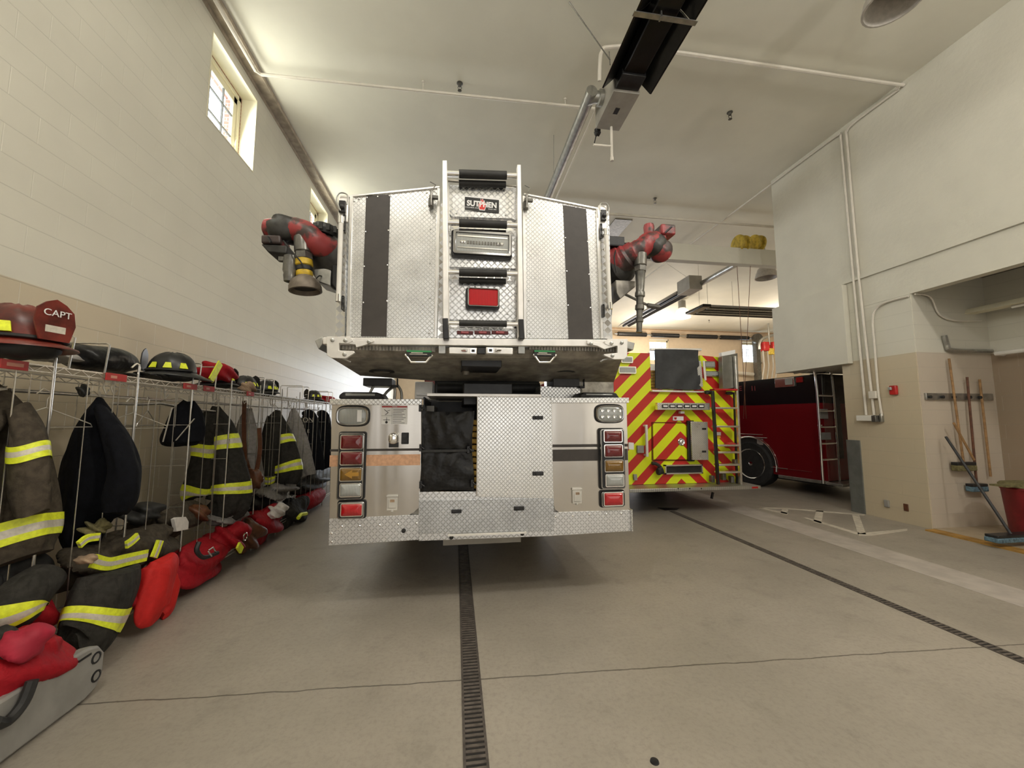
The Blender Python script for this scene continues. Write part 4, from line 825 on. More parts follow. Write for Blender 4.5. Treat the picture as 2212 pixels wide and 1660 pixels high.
# lamps, bar, door, latches
def glamp(name,px,lens,mat=None):
    X0,X1,Z0,Z1=RC(*px,EY-.03); o=MB().prism(rrect(X0,X1,Z0,Z1,.02),EY-.045,EY).build(name,mat or M['chrome'],G,.004)
    MB().prism(rrect(X0+.02,X1-.02,Z0+.018,Z1-.018,.012),EY-.055,EY-.04).build('lens',M[lens],o,.003); return o
glamp('scene_light',(1341,770,1367,785),'lcl'); glamp('perimeter_lamp',(1336,792,1374,808),'lcl'); glamp('scene_light',(1521,781,1544,795),'lcl'); glamp('perimeter_lamp',(1521,802,1552,814),'lcl')
X0,X1,Z0,Z1=RC(1419,871,1532,886,EY-.14)
lb=MB().box((X0,EY-.16,Z0),(X1,EY-.09,Z1)).box((X0+.05,EY-.09,Z0+.01),(X1-.05,EY,Z1-.01)).build('directional_light_bar',M['treadc'],G,.002)
for k in range(6):
    a=hY(1430+k*15.6,878,EY-.16); MB().box((a.x,EY-.172,a.z-.028),(a.x+.105,EY-.158,a.z+.028)).build('light_frame',M['blackm'],lb,.003)
    MB().box((a.x+.014,EY-.178,a.z-.014),(a.x+.09,EY-.17,a.z+.014)).build('led_lens',M['letw'],lb,.004)
gface('equipment_door',[(1410,915),(1483,916),(1485,993),(1411,993)],M['chev'],EY-.012,.012,.003)
for a,b2 in (((1408,913),(1484,914)),((1408,913),(1409,995)),((1409,995),(1486,995)),((1484,914),(1486,995))):
    MB().bar(hY(*a,EY-.01),hY(*b2,EY-.01),.012,.012,(0,1,0)).build('door_seal',M['dred'],G)
MB().lathe(hY(1472,955,EY-.03),(0,-1,0),[(-.01,.06),(.004,.062),(.012,.052),(.006,.03),(.014,.014)],24).build('door_knob',M['chrome'],G)
gface('side_locker_recess',[(1484,909),(1497,909),(1499,997),(1486,997)],M['blackm'],EY-.05,.02)
gface('side_locker_door',[(1491,911),(1527,912),(1529,994),(1494,994)],M['treadc'],EY-.10,.02,.003)
for y_ in (927,976): gface('door_latch',[(1517,y_-2),(1525,y_-2),(1525,y_+2),(1517,y_+2)],M['blackm'],EY-.125,.006)
X0,X1,Z0,Z1=RC(1435,1004,1516,1024,EY-.03); MB().box((X0,EY-.06,Z0),(X1,EY,Z0+.02)).box((X0,EY-.06,Z1-.02),(X1,EY,Z1)).box((X0,EY-.06,Z0),(X0+.02,EY,Z1)).box((X1-.02,EY-.06,Z0),(X1,EY,Z1)).box((X0+.02,EY-.02,Z0+.02),(X1-.02,EY-.008,Z1-.02),1).build('recess_tray',[M['alu'],M['blackm']],G)
MB().tube([hY(x,y,EY-.09) for x,y in ((1408,1001),(1418,1003),(1428,1012),(1432,1024))],.028,8,smooth=5).blob(hY(1425,1018,EY-.1),(.05,.04,.06),3,.1).build('electrical_cable',M['black'],G)
a,b2=hY(1396,918,EY-.08),hY(1398,987,EY-.08); MB().cyl(a,b2,.022,n=12).cyl(a+Vector((0,0,-.02)),a+Vector((0,.08,-.02)),.018,n=8).cyl(b2+Vector((0,0,.02)),b2+Vector((0,.08,.02)),.018,n=8).build('grab_rail',M['white'],G)
a,b2=hY(1520,780,EY-.08),hY(1524,822,EY-.08); MB().cyl(a,b2,.018,n=10).build('grab_rail',M['white'],G)
gface('grey_box',[(1376,963),(1390,963),(1390,979),(1376,979)],M['grey'],EY-.03,.02,.004)
gface('grey_box',[(1368,1025),(1375,1025),(1376,1038),(1369,1038)],M['grey'],EY-.03,.02,.004)
gface('small_camera',[(1467,889),(1476,889),(1476,894),(1467,894)],M['letw'],EY-.04,.04,.004)
pl=gface('maker_plate',[(1454,900),(1476,900),(1476,909),(1454,909)],M['letw'],EY-.02,.008,.002)
gface('plate_mark',[(1456,902),(1462,902),(1461,907),(1457,907)],M['redp'],EY-.03,.002)
gface('info_sticker',[(1547,934),(1557,934),(1557,941),(1547,941)],M['letw'],EY-.01,.003)
gface('info_sticker',[(1550,942),(1556,942),(1556,947),(1550,947)],M['yell'],EY-.01,.003)
# round tag between the trucks
gface('round_badge',[(1358,956),(1369,957),(1369,972),(1358,971)],M['letw'],EY-.3,.004)
# folded locker panel above the steps and the step ladder
gface('tall_side_panel',[(1553,772),(1586,765),(1589,838),(1555,842)],plain('dull_panel',(.22,.215,.19),.35,.6,.1),EY-.10,.08,.004)
gface('panel_top_plate',[(1554,763),(1584,757),(1584,766),(1555,771)],M['letw'],EY-.10,.05,.004)
LYm=EY-.22
for pts,mm in ((((1539,845),(1551,1047)),'blackm'),(((1588,770),(1600,1047)),'alu')):
    MB().bar(hY(*pts[0],LYm),hY(*pts[1],LYm),.035,.05,(0,1,0)).build('step_rail',M[mm],G,.004)
MB().bar(hY(1586,848,EY-.1),hY(1592,1047,EY-.1),.03,.03,(0,1,0)).build('step_rail',M['blackm'],G,.004)
for k,y_ in enumerate((842,882,922,963,978,1005,1021)):
    a=hY(1541+(y_-842)*.06,y_,LYm); b2=hY(1591+(y_-842)*.05,y_,LYm); MB().box((a.x,LYm-.03,a.z-.014),(b2.x,LYm+.10,a.z+.014)).build('step',M['alu'] if k else M['redp'],G,.004)
MB().blob(hY(1530,848,EY-.12),(.06,.05,.03),5,.1).build('step_hinge',M['black'],G); MB().blob(hY(1576,850,EY-.12),(.06,.05,.025),6,.1).build('step_hinge',M['black'],G)
MB().blob(hY(1577,962,EY-.12),(.10,.06,.05),9,.05).build('red_reel',M['redp'],G)
for x,y_ in ((1538,1035),(1562,1030),(1580,1036),(1588,1000),(1596,1036)): MB().obox(hY(x,y_,EY-.1),((1,0,0),(0,1,0),(0,0,1)),(.03,.04,.055)).build('step_bracket',M['nozz'],G,.01)
a=hY(1540,1064,EY+.1); MB().bar(a,hY(1537,1078,EY+.1),.03,.03).build('mud_flap_stay',M['blackm'],G)
# ---------------------------------------------------------------- red and black rescue truck in the right bay
A=R(12.5); K=Vector((6.98,6.50,0))
RT=thing('rescue_truck','dark red and black box body truck with a chrome rear ladder in the right bay','fire truck',K); RT.rotation_euler=(0,0,A); ORG[RT.name]=Vector((0,0,0))
Rm=Matrix.Rotation(-A,3,'Z'); nS=Vector((math.cos(A),math.sin(A),0)); nR=Vector((-math.sin(A),math.cos(A),0))
S=lambda x,y,d=0: Rm@(hP(x,y,K-nS*d,nS)-K)        # side of the truck
Q=lambda x,y,d=0: Rm@(hP(x,y,K-nR*d,nR)-K)        # rear of the truck
zt3=S(1700,815).z; z0=S(1757,1036).z
prof=[(0,z0),(2.3,z0),(2.3,zt3),(.06,zt3),(0,zt3-.05)]
MB().box((0,0,z0),(2.3,1.05,zt3)).box((0,1.05,z0+.42),(2.3,2.35,zt3)).box((0,2.35,z0),(2.3,3.4,zt3)).build('box_body',M['two'],RT)
MB().box((.05,3.4,z0),(2.2,5.0,zt3-.1)).build('cab',M['dred'],RT,.1)
MB().box((.3,.1,.2),(2.0,4.5,z0)).build('chassis',M['blackm'],RT)
wc=S(1623,1003); ww=(.0,wc.y,.50)
for xx,s in ((-.035,-1),(2.33,1)):
    o=MB().lathe((xx,wc.y,.5),(s,0,0),[(-.36,.02),(-.34,.44),(-.3,.50),(-.04,.50),(.0,.46),(-.01,.34)],30).build('wheel',M['tire'],RT); MB().lathe((xx,wc.y,.5),(s,0,0),[(-.02,.345),(.006,.33),(-.05,.27),(-.09,.14),(-.04,.13),(-.02,.07),(-.0,.02)],24).build('rim',M['chrome'],o)
arc=[Vector((-.012,wc.y+.60*math.cos(t),.50+.60*math.sin(t))) for t in [pi*k/16 for k in range(-1,18)]]
MB().tube(arc,.022,8).build('wheel_arch_trim',M['chrome'],RT)
fa=MB(); n=len(arc); inn=[Vector((-.003,wc.y+.60*math.cos(t),.50+.60*math.sin(t))) for t in [pi*k/16 for k in range(17)]]
fa.add(inn+[v+Vector((.002,0,0)) for v in inn],[tuple(range(17)),tuple(reversed(range(17,34)))]).build('wheel_well',M['black'],RT)
def sbox(name,px,mat,t=.02,d=0,parent=RT):
    a,b2=S(px[0],px[1]),S(px[2],px[3]); return MB().box((-t-d,a.y,a.z),(-d+.002,b2.y,b2.z)).build(name,mat,parent,.003)
o=sbox('scene_lamp',(1675,819,1718,835),M['chrome'],.03); sbox('lamp_lens',(1698,819,1714,831),M['lcl'],.01,.03,RT)
sbox('marker_lamp',(1721,816,1736,826),M['lredm'],.03)
sbox('trim_rail',(1596,937,1649,940),M['chrome']); sbox('trim_rail',(1596,943,1657,947),M['aluw'],.03)
sbox('trim_rail',(1659,1009,1703,1013),M['chrome'],.025); sbox('trim_rail',(1706,1014,1756,1020),M['chrome'],.025); sbox('name_patch',(1635,948,1649,962),plain('faded_patch',(.3,.27,.25),.5),.004)
a=S(1658,1016);b2=S(1757,1037); MB().box((-.03,0,z0-.06),(.02,wc.y-.62,z0)).build('rub_rail',M['steel'],RT,.006)
MB().box((-.08,-.28,z0-.06),(2.35,0,z0-.01)).build('rear_bumper',M['steel'],RT,.01)
for k,(ch,xx) in enumerate((('E',1600),('1',1625),('1',1631))):
    c=S(xx,840); text('body_lettering',ch,.16,(-.006,c.y,c.z),(R(90),0,R(-90)),plain('faint_red_letters',(.22,.02,.02),.5),RT,.001)
for r_ in ((1762,822,1783,1030),(1797,822,1815,1030)):
    p=Q(r_[0],r_[1],.08);q=Q(r_[2],r_[3],.08); tp=Vector((p.x-.01,.18,zt3+.05)) 
    MB().tube([Vector((p.x,.3,zt3+.03)),Vector((p.x,.05,zt3+.04)),Vector((p.x,p.y,zt3-.05)),Vector((p.x,p.y,z0-.01))],.019,10,smooth=6).build('ladder_rail',M['chrome'],RT)
p0,p1=Q(1762,822,.08),Q(1797,822,.08)
for y_ in (855,888,923,959,994):
    zz=Q(1775,y_,.08).z; MB().cyl((p0.x,p0.y,zz),(p1.x,p1.y,zz),.016,n=10).build('ladder_rung',M['chrome'],RT)
for px,mm in (((1768,884,1786,905),'grey'),((1769,935,1792,950),'grey'),((1766,918,1773,921),'chrome'),((1800,860,1820,990),'blackm')):
    a,b2=Q(px[0],px[1]),Q(px[2],px[3]); MB().box((a.x,-.03,a.z),(b2.x,.002,b2.z)).build('rear_fitting',M[mm],RT,.004)
# ---------------------------------------------------------------- overhead
def pipe(name,label,cat,pts,r,mat='pipe',group=None,sm=0):
    return tag(MB().tube(pts,r,8,smooth=sm).build(name,M[mat]),label,cat,group)
zp=6.30; xw=XL+.035
b2=hZ(556,160,6.30); xw=b2.x
pipe('sprinkler_pipe','white pipe along the top of the left wall turning across the ceiling','pipe',[(xw,.5,b2.z),(xw,b2.y-.05,b2.z),(xw+.05,b2.y,b2.z),(2.3,b2.y-.1,b2.z)],.022)
for x,y0 in ((914,142),(1221,178)):
    t_=hY(x,y0+46,b2.y-.05); tag(MB().cyl((t_.x,b2.y-.05,b2.z),(t_.x,b2.y-.05,ZC),.007,n=6).lathe((t_.x,b2.y-.05,ZC),(0,0,-1),[(0,.02),(.02,.018)],8).build('pipe_hanger',M['pipe']),'thin hanger rod holding the white ceiling pipe '+('left of the grey flue' if x>1000 else 'above the left basket panel'),'hanger')
c1=hZ(1430,113,6.38); c2=hZ(1953,181,6.38); yy=(c1.y+c2.y)/2
c2x=XR-.05
pipe('gas_pipe','white pipe crossing the ceiling from the heater to the right wall','pipe',[hZ(1295,175,5.9),hZ(1296,135,6.1),hZ(1300,112,6.3),(hZ(1318,102,6.38)),(c1.x,yy,6.38),(c2x-.3,yy,6.38),(c2x-.05,yy,6.38),(c2x,yy+.05,6.37)],.024,sm=4)
cA=hX(1829,300,XR-.03); 
pipe('conduit','white conduit dropping down the right wall, nearer of the twin long ones','conduit',[(XR-.03,yy+.05,6.36),(XR-.03,hX(1842,280,XR-.03).y-.06,6.36),(XR-.03,cA.y-.01,6.30),(XR-.03,cA.y,6.1),(XR-.03,hX(1856,610,XR-.03).y,3.8),(XR-.03,hX(1888,897,XR-.03).y,hX(1888,897,XR-.03).z)],.017,sm=3)
cB=hX(1818,320,XR-.03)
pipe('conduit','white conduit from the far ceiling down the right wall, farther of the twin long ones','conduit',[(XR-.03,YE-.02,6.36),(XR-.03,cB.y+.12,6.36),(XR-.03,cB.y+.01,6.28),(XR-.03,cB.y,6.1),(XR-.03,hX(1844,610,XR-.03).y,3.8),(XR-.03,hX(1871,897,XR-.03).y,hX(1871,897,XR-.03).z)],.017,sm=3)
cc=[hX(x,y,XR-.03) for x,y in ((1962,640),(1920,651),(1896,664),(1885,690),(1890,760),(1897,845),(1905,899))]
pipe('conduit','short bent white conduit from the pier corner down to the grey box','conduit',cc,.015,sm=4)
pipe('pipe_run','thin white pipe running along the ceiling beyond the right wall','pipe',[(XR-.03,YE,6.36),(XR-.03,YF,6.36)],.02)
def bx(name,label,cat,px,X,t,mat,bev=.006):
    a,b2=hX(px[0],px[1],X),hX(px[2],px[3],X); return tag(MB().box((X-t,a.y,a.z),(X+.0,b2.y,b2.z)).build(name,M[mat],None,bev),label,cat)
bx('junction_box','small cream junction box on the short conduit','box',(1883,846,1900,861),XR,.07,'pipe')
o=thing('outlet_box','grey switch box assembly at the foot of the wall conduits','box',hX(1880,905,XR))
for px,mm,nm,t_ in (((1859,898,1893,910),'white','box_body',.09),((1893,898,1904,912),'nozz','outlet_body',.10),((1904,894,1911,912),'steel','cover_plate',.05)):
    a,b2=hX(px[0],px[1],XR),hX(px[2],px[3],XR); MB().box((XR-t_,a.y,a.z),(XR,b2.y,b2.z)).build(nm,M[mm],o,.008)
al=thing('fire_alarm','red fire alarm strobe on the tan block pier','alarm',hX(1934,843,XR))
a,b2=hX(1925,834,XR),hX(1942,853,XR); MB().box((XR-.05,a.y,a.z),(XR,b2.y,b2.z)).build('housing',M['redp'],al,.012)
a,b2=hX(1926,837,XR),hX(1933,843,XR); MB().box((XR-.075,a.y,a.z),(XR-.04,b2.y,b2.z)).build('strobe',M['lcl'],al,.006)
bx('wall_outlet','small grey hose bib on the tan pier near the floor','fixture',(1912,1080,1923,1097),XR,.03,'grey'); bx('wall_outlet','brown cover plate on the tan pier near the floor','fixture',(1952,1088,1964,1106),XR,.012,'brown')
# near tube heater
H=thing('tube_heater','black tube heater with a grey burner box over the near bay','heater',(2.0,3.9,5.6))
hx0,hx1=1.83,2.23; zhh=5.62; yb0=4.16
for y0,y1 in ((.2,3.28),(3.30,yb0)):
    MB().prism([(hx0-.12,zhh-.10),(hx0-.02,zhh+.02),(hx0+.10,zhh+.13),(hx1-.10,zhh+.13),(hx1+.02,zhh+.02),(hx1+.12,zhh-.10),(hx1+.10,zhh-.10),(hx1,zhh+.005),(hx1-.11,zhh+.115),(hx0+.11,zhh+.115),(hx0,zhh+.005),(hx0-.10,zhh-.10)],y0,y1).build('reflector',M['heater'],H)
MB().prism([(1.90,zhh-.06),(2.16,zhh-.06),(2.19,zhh+.03),(2.14,zhh+.10),(1.92,zhh+.10),(1.87,zhh+.03)],.2,yb0).build('radiant_channel',M['heater'],H,.01)
MB().box((hx0-.14,3.25,zhh-.115),(hx1+.14,3.30,zhh-.105)).box((1.97,3.25,zhh-.13),(1.985,3.30,zhh+.1)).build('cross_strap',M['steel'],H)
bb=MB().box((1.86,yb0,zhh-.12),(2.20,4.78,zhh+.22)); B2=bb.build('burner_box',M['box'],H,.004); MB().box((1.99,4.40,zhh-.123),(2.05,4.50,zhh-.119)).build('access_plate',M['blackm'],B2)
MB().box((1.88,3.95,zhh-.09),(2.18,yb0,zhh+.16)).build('tube_collar',M['blackm'],H,.01)
fl=thing('flue_duct','grey round flue duct running from the heater box along the ceiling','duct',(1.8,4.5,5.8))
fx=hY(1240,320,5.9); MB().tube([(1.855,4.52,zhh+.10),(1.76,4.54,zhh+.12),(1.70,4.62,zhh+.13),(1.70,4.8,zhh+.13),(1.70,9,zhh+.13),(1.70,13,zhh+.13)],.075,16,smooth=4).build('duct',M['steel'],fl)
MB().lathe((1.858,4.52,zhh+.10),(-1,0,0),[(0,.10),(.05,.10),(.06,.08)],16).build('collar',M['steel'],fl)
pipe('gas_line','thin white pipe along the ceiling right of the grey flue duct','pipe',[(hZ(1285,240,6.32).x,4.9,6.32),(hZ(1285,240,6.32).x+.02,13,6.32)],.014)
def wire(name,label,pts,r=.004,mat='steel'): return tag(MB().tube(pts,r,6).build(name,M[mat]),label,'wire')
wire('support_chain','slanting chain from the ceiling to the near heater box',[hZ(1229,4,ZC),hZ(1318,130,zhh+.22)],.007,'nozz')
wire('support_chain','short upright chain above the near heater box',[hZ(1316,112,6.3),hZ(1318,140,zhh+.22)],.006,'nozz')
wire('support_wire','thin wire hanging above the grey flue duct',[hZ(1196,292,ZC),hZ(1196,372,zhh+.2)],.004)
st_=thing('valve_drop','white drop pipe with a side branch under the near heater box','pipe',(2.1,5,5.6)); a=hY(1320,258,4.72);b2=hY(1322,345,4.72);c=hY(1320,316,4.72);d=hY(1282,313,4.72)
MB().cyl((a.x,a.y,zhh-.121),b2,.017,n=10).cyl(c,d,.015,n=8).lathe(b2,(0,0,1),[(-.02,.024),(.03,.024)],10).build('pipe',M['pipe'],st_); MB().tube([hY(1284,309,4.9),hY(1287,296,4.9),hY(1300,268,4.9),hY(1303,258,4.85)],.007,6).blob(hY(1291,285,4.9),(.035,.03,.05),3,.2).build('valve',M['blackm'],st_)
def sprinkler(x,y,label,Z=6.36):
    p=hZ(x,y,Z); t=thing('ceiling_sprinkler',label,'sprinkler',(p.x,p.y,ZC),'brass sprinkler heads in the ceiling')
    MB().cyl((p.x,p.y,ZC),(p.x,p.y,ZC-.05),.022,n=10).lathe((p.x,p.y,ZC),(0,0,-1),[(0,.045),(.008,.045),(.012,.02)],14).build('escutcheon',M['nozz'],t)
    MB().tube([(p.x-.022,p.y,ZC-.05),(p.x-.028,p.y,ZC-.08),(p.x,p.y,ZC-.115)],.005,6).tube([(p.x+.022,p.y,ZC-.05),(p.x+.028,p.y,ZC-.08),(p.x,p.y,ZC-.115)],.005,6).lathe((p.x,p.y,ZC-.115),(0,0,-1),[(0,.028),(.004,.03),(.006,.004)],12).build('deflector',M['nozz'],t)
sprinkler(993,192,'sprinkler head above the ladder of the basket'); sprinkler(1577,254,'sprinkler head in the open ceiling right of the heater box'); sprinkler(1415,437,'sprinkler head just above the right red nozzle'); sprinkler(1532,698,'small sprinkler head below the far flat heater',6.3)
# lateral beam with yellow reels, crossing pipe
a=hZ(1560,556,5.35); yb=a.y
tag(MB().box((1.0,yb,5.22),(13,yb+.18,5.62)).build('crane_beam',M['dry'],None,.01),'pale painted beam crossing the bay beyond the right wall edge','beam')
for x,lab in ((1601,'yellow hose reel on the pale beam, left one'),(1634,'yellow hose reel on the pale beam, right one')):
    c=hY(x,527,yb+.1); t=thing('cord_reel',lab,'reel',(c.x,c.y,5.62)); r=.21
    MB().lathe(c+Vector((-.12,0,0)),(1,.1,0),[(0,.03),(0,r*.8),(.02,r),(.06,r),(.07,r*.7),(.17,r*.7),(.18,r),(.22,r),(.24,r*.8),(.24,.03)],22).build('spool',M['gold'],t)
    MB().box(c+Vector((-.08,-.05,-r-.03)),c+Vector((.12,.05,-r+.03))).build('bracket',M['blackm'],t)
yy2=hZ(1500,477,6.30).y; pipe('crossing_pipe','pale pipe crossing the ceiling behind the right red nozzle','pipe',[(1.0,yy2,6.3),(14,yy2,6.3)],.035)
vg=hZ(1345,490,ZC-.01); tag(MB().box((vg.x-.35,vg.y-.35,ZC-.02),(vg.x+.1,vg.y+.5,ZC)).build('ceiling_vent',M['nozz']),'dark slotted ceiling vent beside the right basket edge','vent')
# far tube heaters
def heater2():
    t=thing('tube_heater','long black tube heater with grey box running beyond the striped engine','heater',(8,10,5.5)); Z=5.3
    a,b2=hZ(1340,705,Z),hZ(1485,634,Z); x0=(a.x+b2.x)/2; ya,yb_=a.y,b2.y
    MB().prism([(x0-.25,Z-.02),(x0-.1,Z+.12),(x0+.1,Z+.12),(x0+.25,Z-.02),(x0+.23,Z-.02),(x0+.09,Z+.10),(x0-.09,Z+.10),(x0-.23,Z-.02)],yb_,ya).build('reflector',M['heater'],t)
    MB().cyl((x0,yb_,Z+.02),(x0,ya,Z+.02),.05,n=12).build('radiant_tube',M['heater'],t)
    c=hZ(1505,628,Z); MB().box((x0-.2,c.y-.35,Z-.08),(x0+.2,yb_,Z+.32)).build('burner_box',M['box'],t,.01)
    e=hZ(1608,574,Z+.1); MB().cyl((x0+.2,c.y-.3,Z+.1),(x0+.2,max(e.y,6.9),Z+.1),.07,n=12).build('exhaust_tube',M['steel'],t)
    wire('support_wire','slanting wire to the far heater box',[hZ(1441,570,ZC-.1),(x0-.15,c.y-.2,Z+.3)]); wire('support_wire','upright wires above the far heater box',[(x0+.15,c.y-.3,ZC),(x0+.12,c.y-.3,Z+.3)])
heater2()
t=thing('flat_tube_heater','dark flat U shaped heater hanging in the far right bay','heater',(13,12,5.3)); Z=5.3
a=hZ(1513,665,Z); y1=hZ(1540,652,Z).y; e=hZ(1513,668,Z)
for k in (0,1):
    yk=a.y+.1+k*.55; MB().prism([(yk-.25,Z),(yk-.1,Z+.12),(yk+.1,Z+.12),(yk+.25,Z),(yk+.22,Z),(yk+.09,Z+.10),(yk-.09,Z+.10),(yk-.22,Z)],a.x+.3,19.5,axis='x').build('reflector',M['heater'],t)
    MB().cyl((a.x+.3,yk,Z+.03),(19.5,yk,Z+.03),.05,n=10).build('radiant_tube',M['steel'],t)
MB().box((a.x,a.y-.15,Z),(a.x+.32,a.y+.9,Z+.1)).build('return_bend_cover',M['heater'],t,.03)
for x in (1540,1561,1625): p=hZ(x,660,Z); wire('support_wire',{1540:'leftmost',1561:'second',1625:'rightmost'}[x]+' thin wire holding the flat heater in the far bay',[(p.x,a.y+.4,Z+.1),(p.x,a.y+.4,ZC)],.006)
for xs,zz in (((1592,1612),0),((1621,1606),0)): wire('pull_cord','long brown pull cord hanging before the far wall, '+('left' if xs[0]<1600 else 'right')+' one',[hY(xs[0],575,7.6),hY(xs[1],905,7.6)],.006,'brown')
# high bay lamps
def lamp(x,y,r,Y,label,lit,Zc=None):
    c=hY(x,y,Y); t=thing('high_bay_lamp',label,'lamp',(c.x,c.y,c.z),None)
    MB().lathe(c+Vector((0,0,r*.9)),(0,0,-1),[(0,.06),(.01,r*.35),(r*.35,r*.78),(r*.9,r*.98),(r*1.35,r*1.08),(r*1.36,r*1.0),(r*.9,r*.9),(r*.4,r*.7)],26,cap=False).build('shade',M['lamp'] if lit else plain('clear_ribbed_shade',(.45,.42,.38),.3,0,.1,20),t)
    MB().cyl(c+Vector((0,0,r*.9)),c+Vector((0,0,r*1.9)),r*.5,n=16).build('ballast',M['box'],t)
    MB().cyl(c+Vector((0,0,r*1.9)),(c.x,c.y,ZC),.012,n=6).build('stem',M['steel'],t)
    if lit: bulb('high_bay_bulb_far',c-Vector((0,0,r*1.1)),lit,(1,.86,.68),.2)
lamp(1474,680,.30,14.5,'lit glowing high bay lamp over the striped engine',130)
lamp(1655,592,.27,9.6,'unlit grey high bay lamp beside the right wall edge',0)
lamp(1930,-14,.24,3.0,'unlit high bay lamp cut off by the top edge of the view',0)
for x,y,z in ((14.5,15,5.2),(17.5,10,5.2),(9.5,17.5,5.2)): bulb('high_bay_bulb_right_bay',(x,y,z),210,(1,.86,.68),.2)  # assumed warm bulbs without fixtures, added to light the far right bay
# far wall: torsion springs, track, equipment
tb2=thing('door_spring_shaft','black torsion springs on a shaft high on the far wall','door hardware',(14,19.5,5.9)); zs=hY(1500,727,19.5).z
MB().cyl((hY(1328,725,19.5).x,19.5,zs),(hY(1632,727,19.5).x,19.5,zs),.03,n=8).build('shaft',M['steel'],tb2)
for x0,x1 in ((1335,1396),(1408,1466),(1485,1548),(1557,1616)): MB().cyl((hY(x0,727,19.5).x,19.5,zs),(hY(x1,727,19.5).x,19.5,zs),.12,n=12).build('spring',M['blackm'],tb2)
p=hY(1634,733,19.3); MB().box((p.x-.12,19.2,0),(p.x+.12,19.5,zs+.1)).build('track_post',M['nozz'],tb2); MB().lathe(p,(0,-1,0),[(0,.3),(.15,.3),(.16,.1)],20).build('cable_drum',M['nozz'],tb2)
tag(MB().box((4,YF-.25,zs+.35),(XE,YF,zs+.65)).build('steel_beam',plain('pink_beam',srgb(205,178,150),.5)),'pale steel beam along the top of the far wall','beam')
c=hY(1664,745,17.5); hr=thing('hose_reel','red air reel pair hanging high in the far right corner','reel',hY(1662,748,17.5))
MB().cyl((c.x,17.55,c.z),(c.x,17.55,ZC),.04,n=8).build('drop_rod',M['steel'],hr)
for x in (1654,1673): c=hY(x,749,17.5); MB().box(c+Vector((-.16,-.1,-.24)),c+Vector((.16,.2,.24))).build('reel_body',M['redp'],hr,.04)
c=hY(1664,760,17.5); MB().box(c+Vector((-.15,-.1,-.16)),c+Vector((.15,.1,.16))).build('regulator',M['gold'],hr,.02); MB().tube([hY(x,y,17.6) for x,y in ((1641,755),(1641,742),(1650,731),(1680,722))],.07,8,smooth=5).build('duct',M['steel'],hr)
for x in (1648,1658,1668,1676): MB().tube([hY(x,758,17.5),hY(x+3,790,17.5),hY(x-2,828,17.5)],.035,8).build('air_hose',M['box'],hr)
pipe('guide_rail','pale rail on the far wall left of the dark door post','rail',[hY(1592,806,19.5),hY(1627,809,19.5)],.10,'pipe')
# ---------------------------------------------------------------- alcove
tl=thing('tube_light','long unlit strip light fixture near the alcove ceiling','lamp',(7.4,3,2.9)); z_=hX(2110,676,7.45).z
MB().prism([(7.35,z_),(7.55,z_),(7.50,z_+.07),(7.40,z_+.07)],1,hX(2078,690,7.45).y).build('fixture',M['cream'],tl); MB().cyl((7.45,1,z_-.02),(7.45,4.1,z_-.02),.02,n=8).build('tube',M['white'],tl)
MB().cyl((7.45,3.9,z_+.07),(7.45,3.9,3.597),.008,n=6).build('stem',M['steel'],tl)
pipe('alcove_pipe','thin white pipe bending along the alcove ceiling','pipe',[(XR+.02,YP0-.05,3.28),(XR+.28,YP0-.05,3.25),(XR+.42,YP0-.04,3.0),(XR+.7,YP0-.04,2.92),(7.6,YP0-.04,2.94)],.011,sm=5)
pipe('dark_alcove_pipe','dark conduit low on the alcove side wall','conduit',[(hY(2040,725,4.5).x,4.5,hY(2040,725,4.5).z),(hY(2046,745,4.5).x,4.5,hY(2046,745,4.5).z),(hY(2058,757,4.5).x,4.5,hY(2058,757,4.5).z),(7.7,4.5,hY(2120,758,4.5).z)],.03,'steel',sm=5)
z_=hX(2140,766,7.6).z; pipe('white_rail','white rail along the alcove back wall','rail',[(7.6,1,z_),(7.6,hX(2078,775,7.6).y if hX(2078,775,7.6).y<4.4 else 4.4,z_),(7.74,4.4,z_)],.03,'white')
rk=thing('broom_rack','grey steel broom rail on the alcove side wall','rack',(7,4.5,1.8)); YW=YP0-.012
a,b2=hY(1996,853,YW),hY(2142,868,YW); a.x,b2.x=hY(1996,858,YW).x,7.66
MB().box((a.x,YW-.03,1.77),(b2.x,YW,1.865)).build('rail',M['steel'],rk,.004)
for x in (2010,2037,2062,2096,2118): c=hY(x,860,YW-.05); MB().lathe((c.x,YW-.03,1.81),(0,-1,0),[(0,.018),(.03,.022),(.035,.01)],10).build('clip',M['black'],rk)
def broom(name,label,pa,pb,Ya,Yb,mat,head=None,hm=None,hs=(.16,.035,.05),r=.014):
    p=hY(*pa,Ya);q=hY(*pb,Yb); t=thing(name,label,'broom',(q.x,q.y,q.z)); MB().cyl(p,q,r,n=10).build('handle',M[mat],t)
    if hm: MB().box(q+Vector((-hs[0],-hs[1],-hs[2]*.1)),q+Vector((hs[0],hs[1],hs[2]*.4))).build('block',M['tan'] if hm=='yell' else M['blackm'],t,.006); MB().box(q+Vector((-hs[0]*1.02,-hs[1]*1.1,-hs[2])),q+Vector((hs[0]*1.02,hs[1]*1.1,-hs[2]*.1))).build('bristles',M[hm],t,.01)
M['oliveb']=plain('olive_bristle',(.15,.13,.055),.9,0,.3,30,bs=60,bd=.005)
broom('push_broom','wooden handled broom with olive bristles hanging on the broom rail, first from left',(2050,775),(2082,1004),YW-.05,YW-.07,'wood',1,'oliveb',(.155,.04,.085))
broom('push_broom','dark wooden handled broom with pale blue bristles, second on the broom rail',(2089,815),(2110,1050),YW-.05,YW-.07,'brown',1,'blue',(.13,.04,.075))
broom('mop_pole','thin wooden pole hanging rightmost on the broom rail',(2116,820),(2140,1030),YW-.05,YW-.05,'wood')
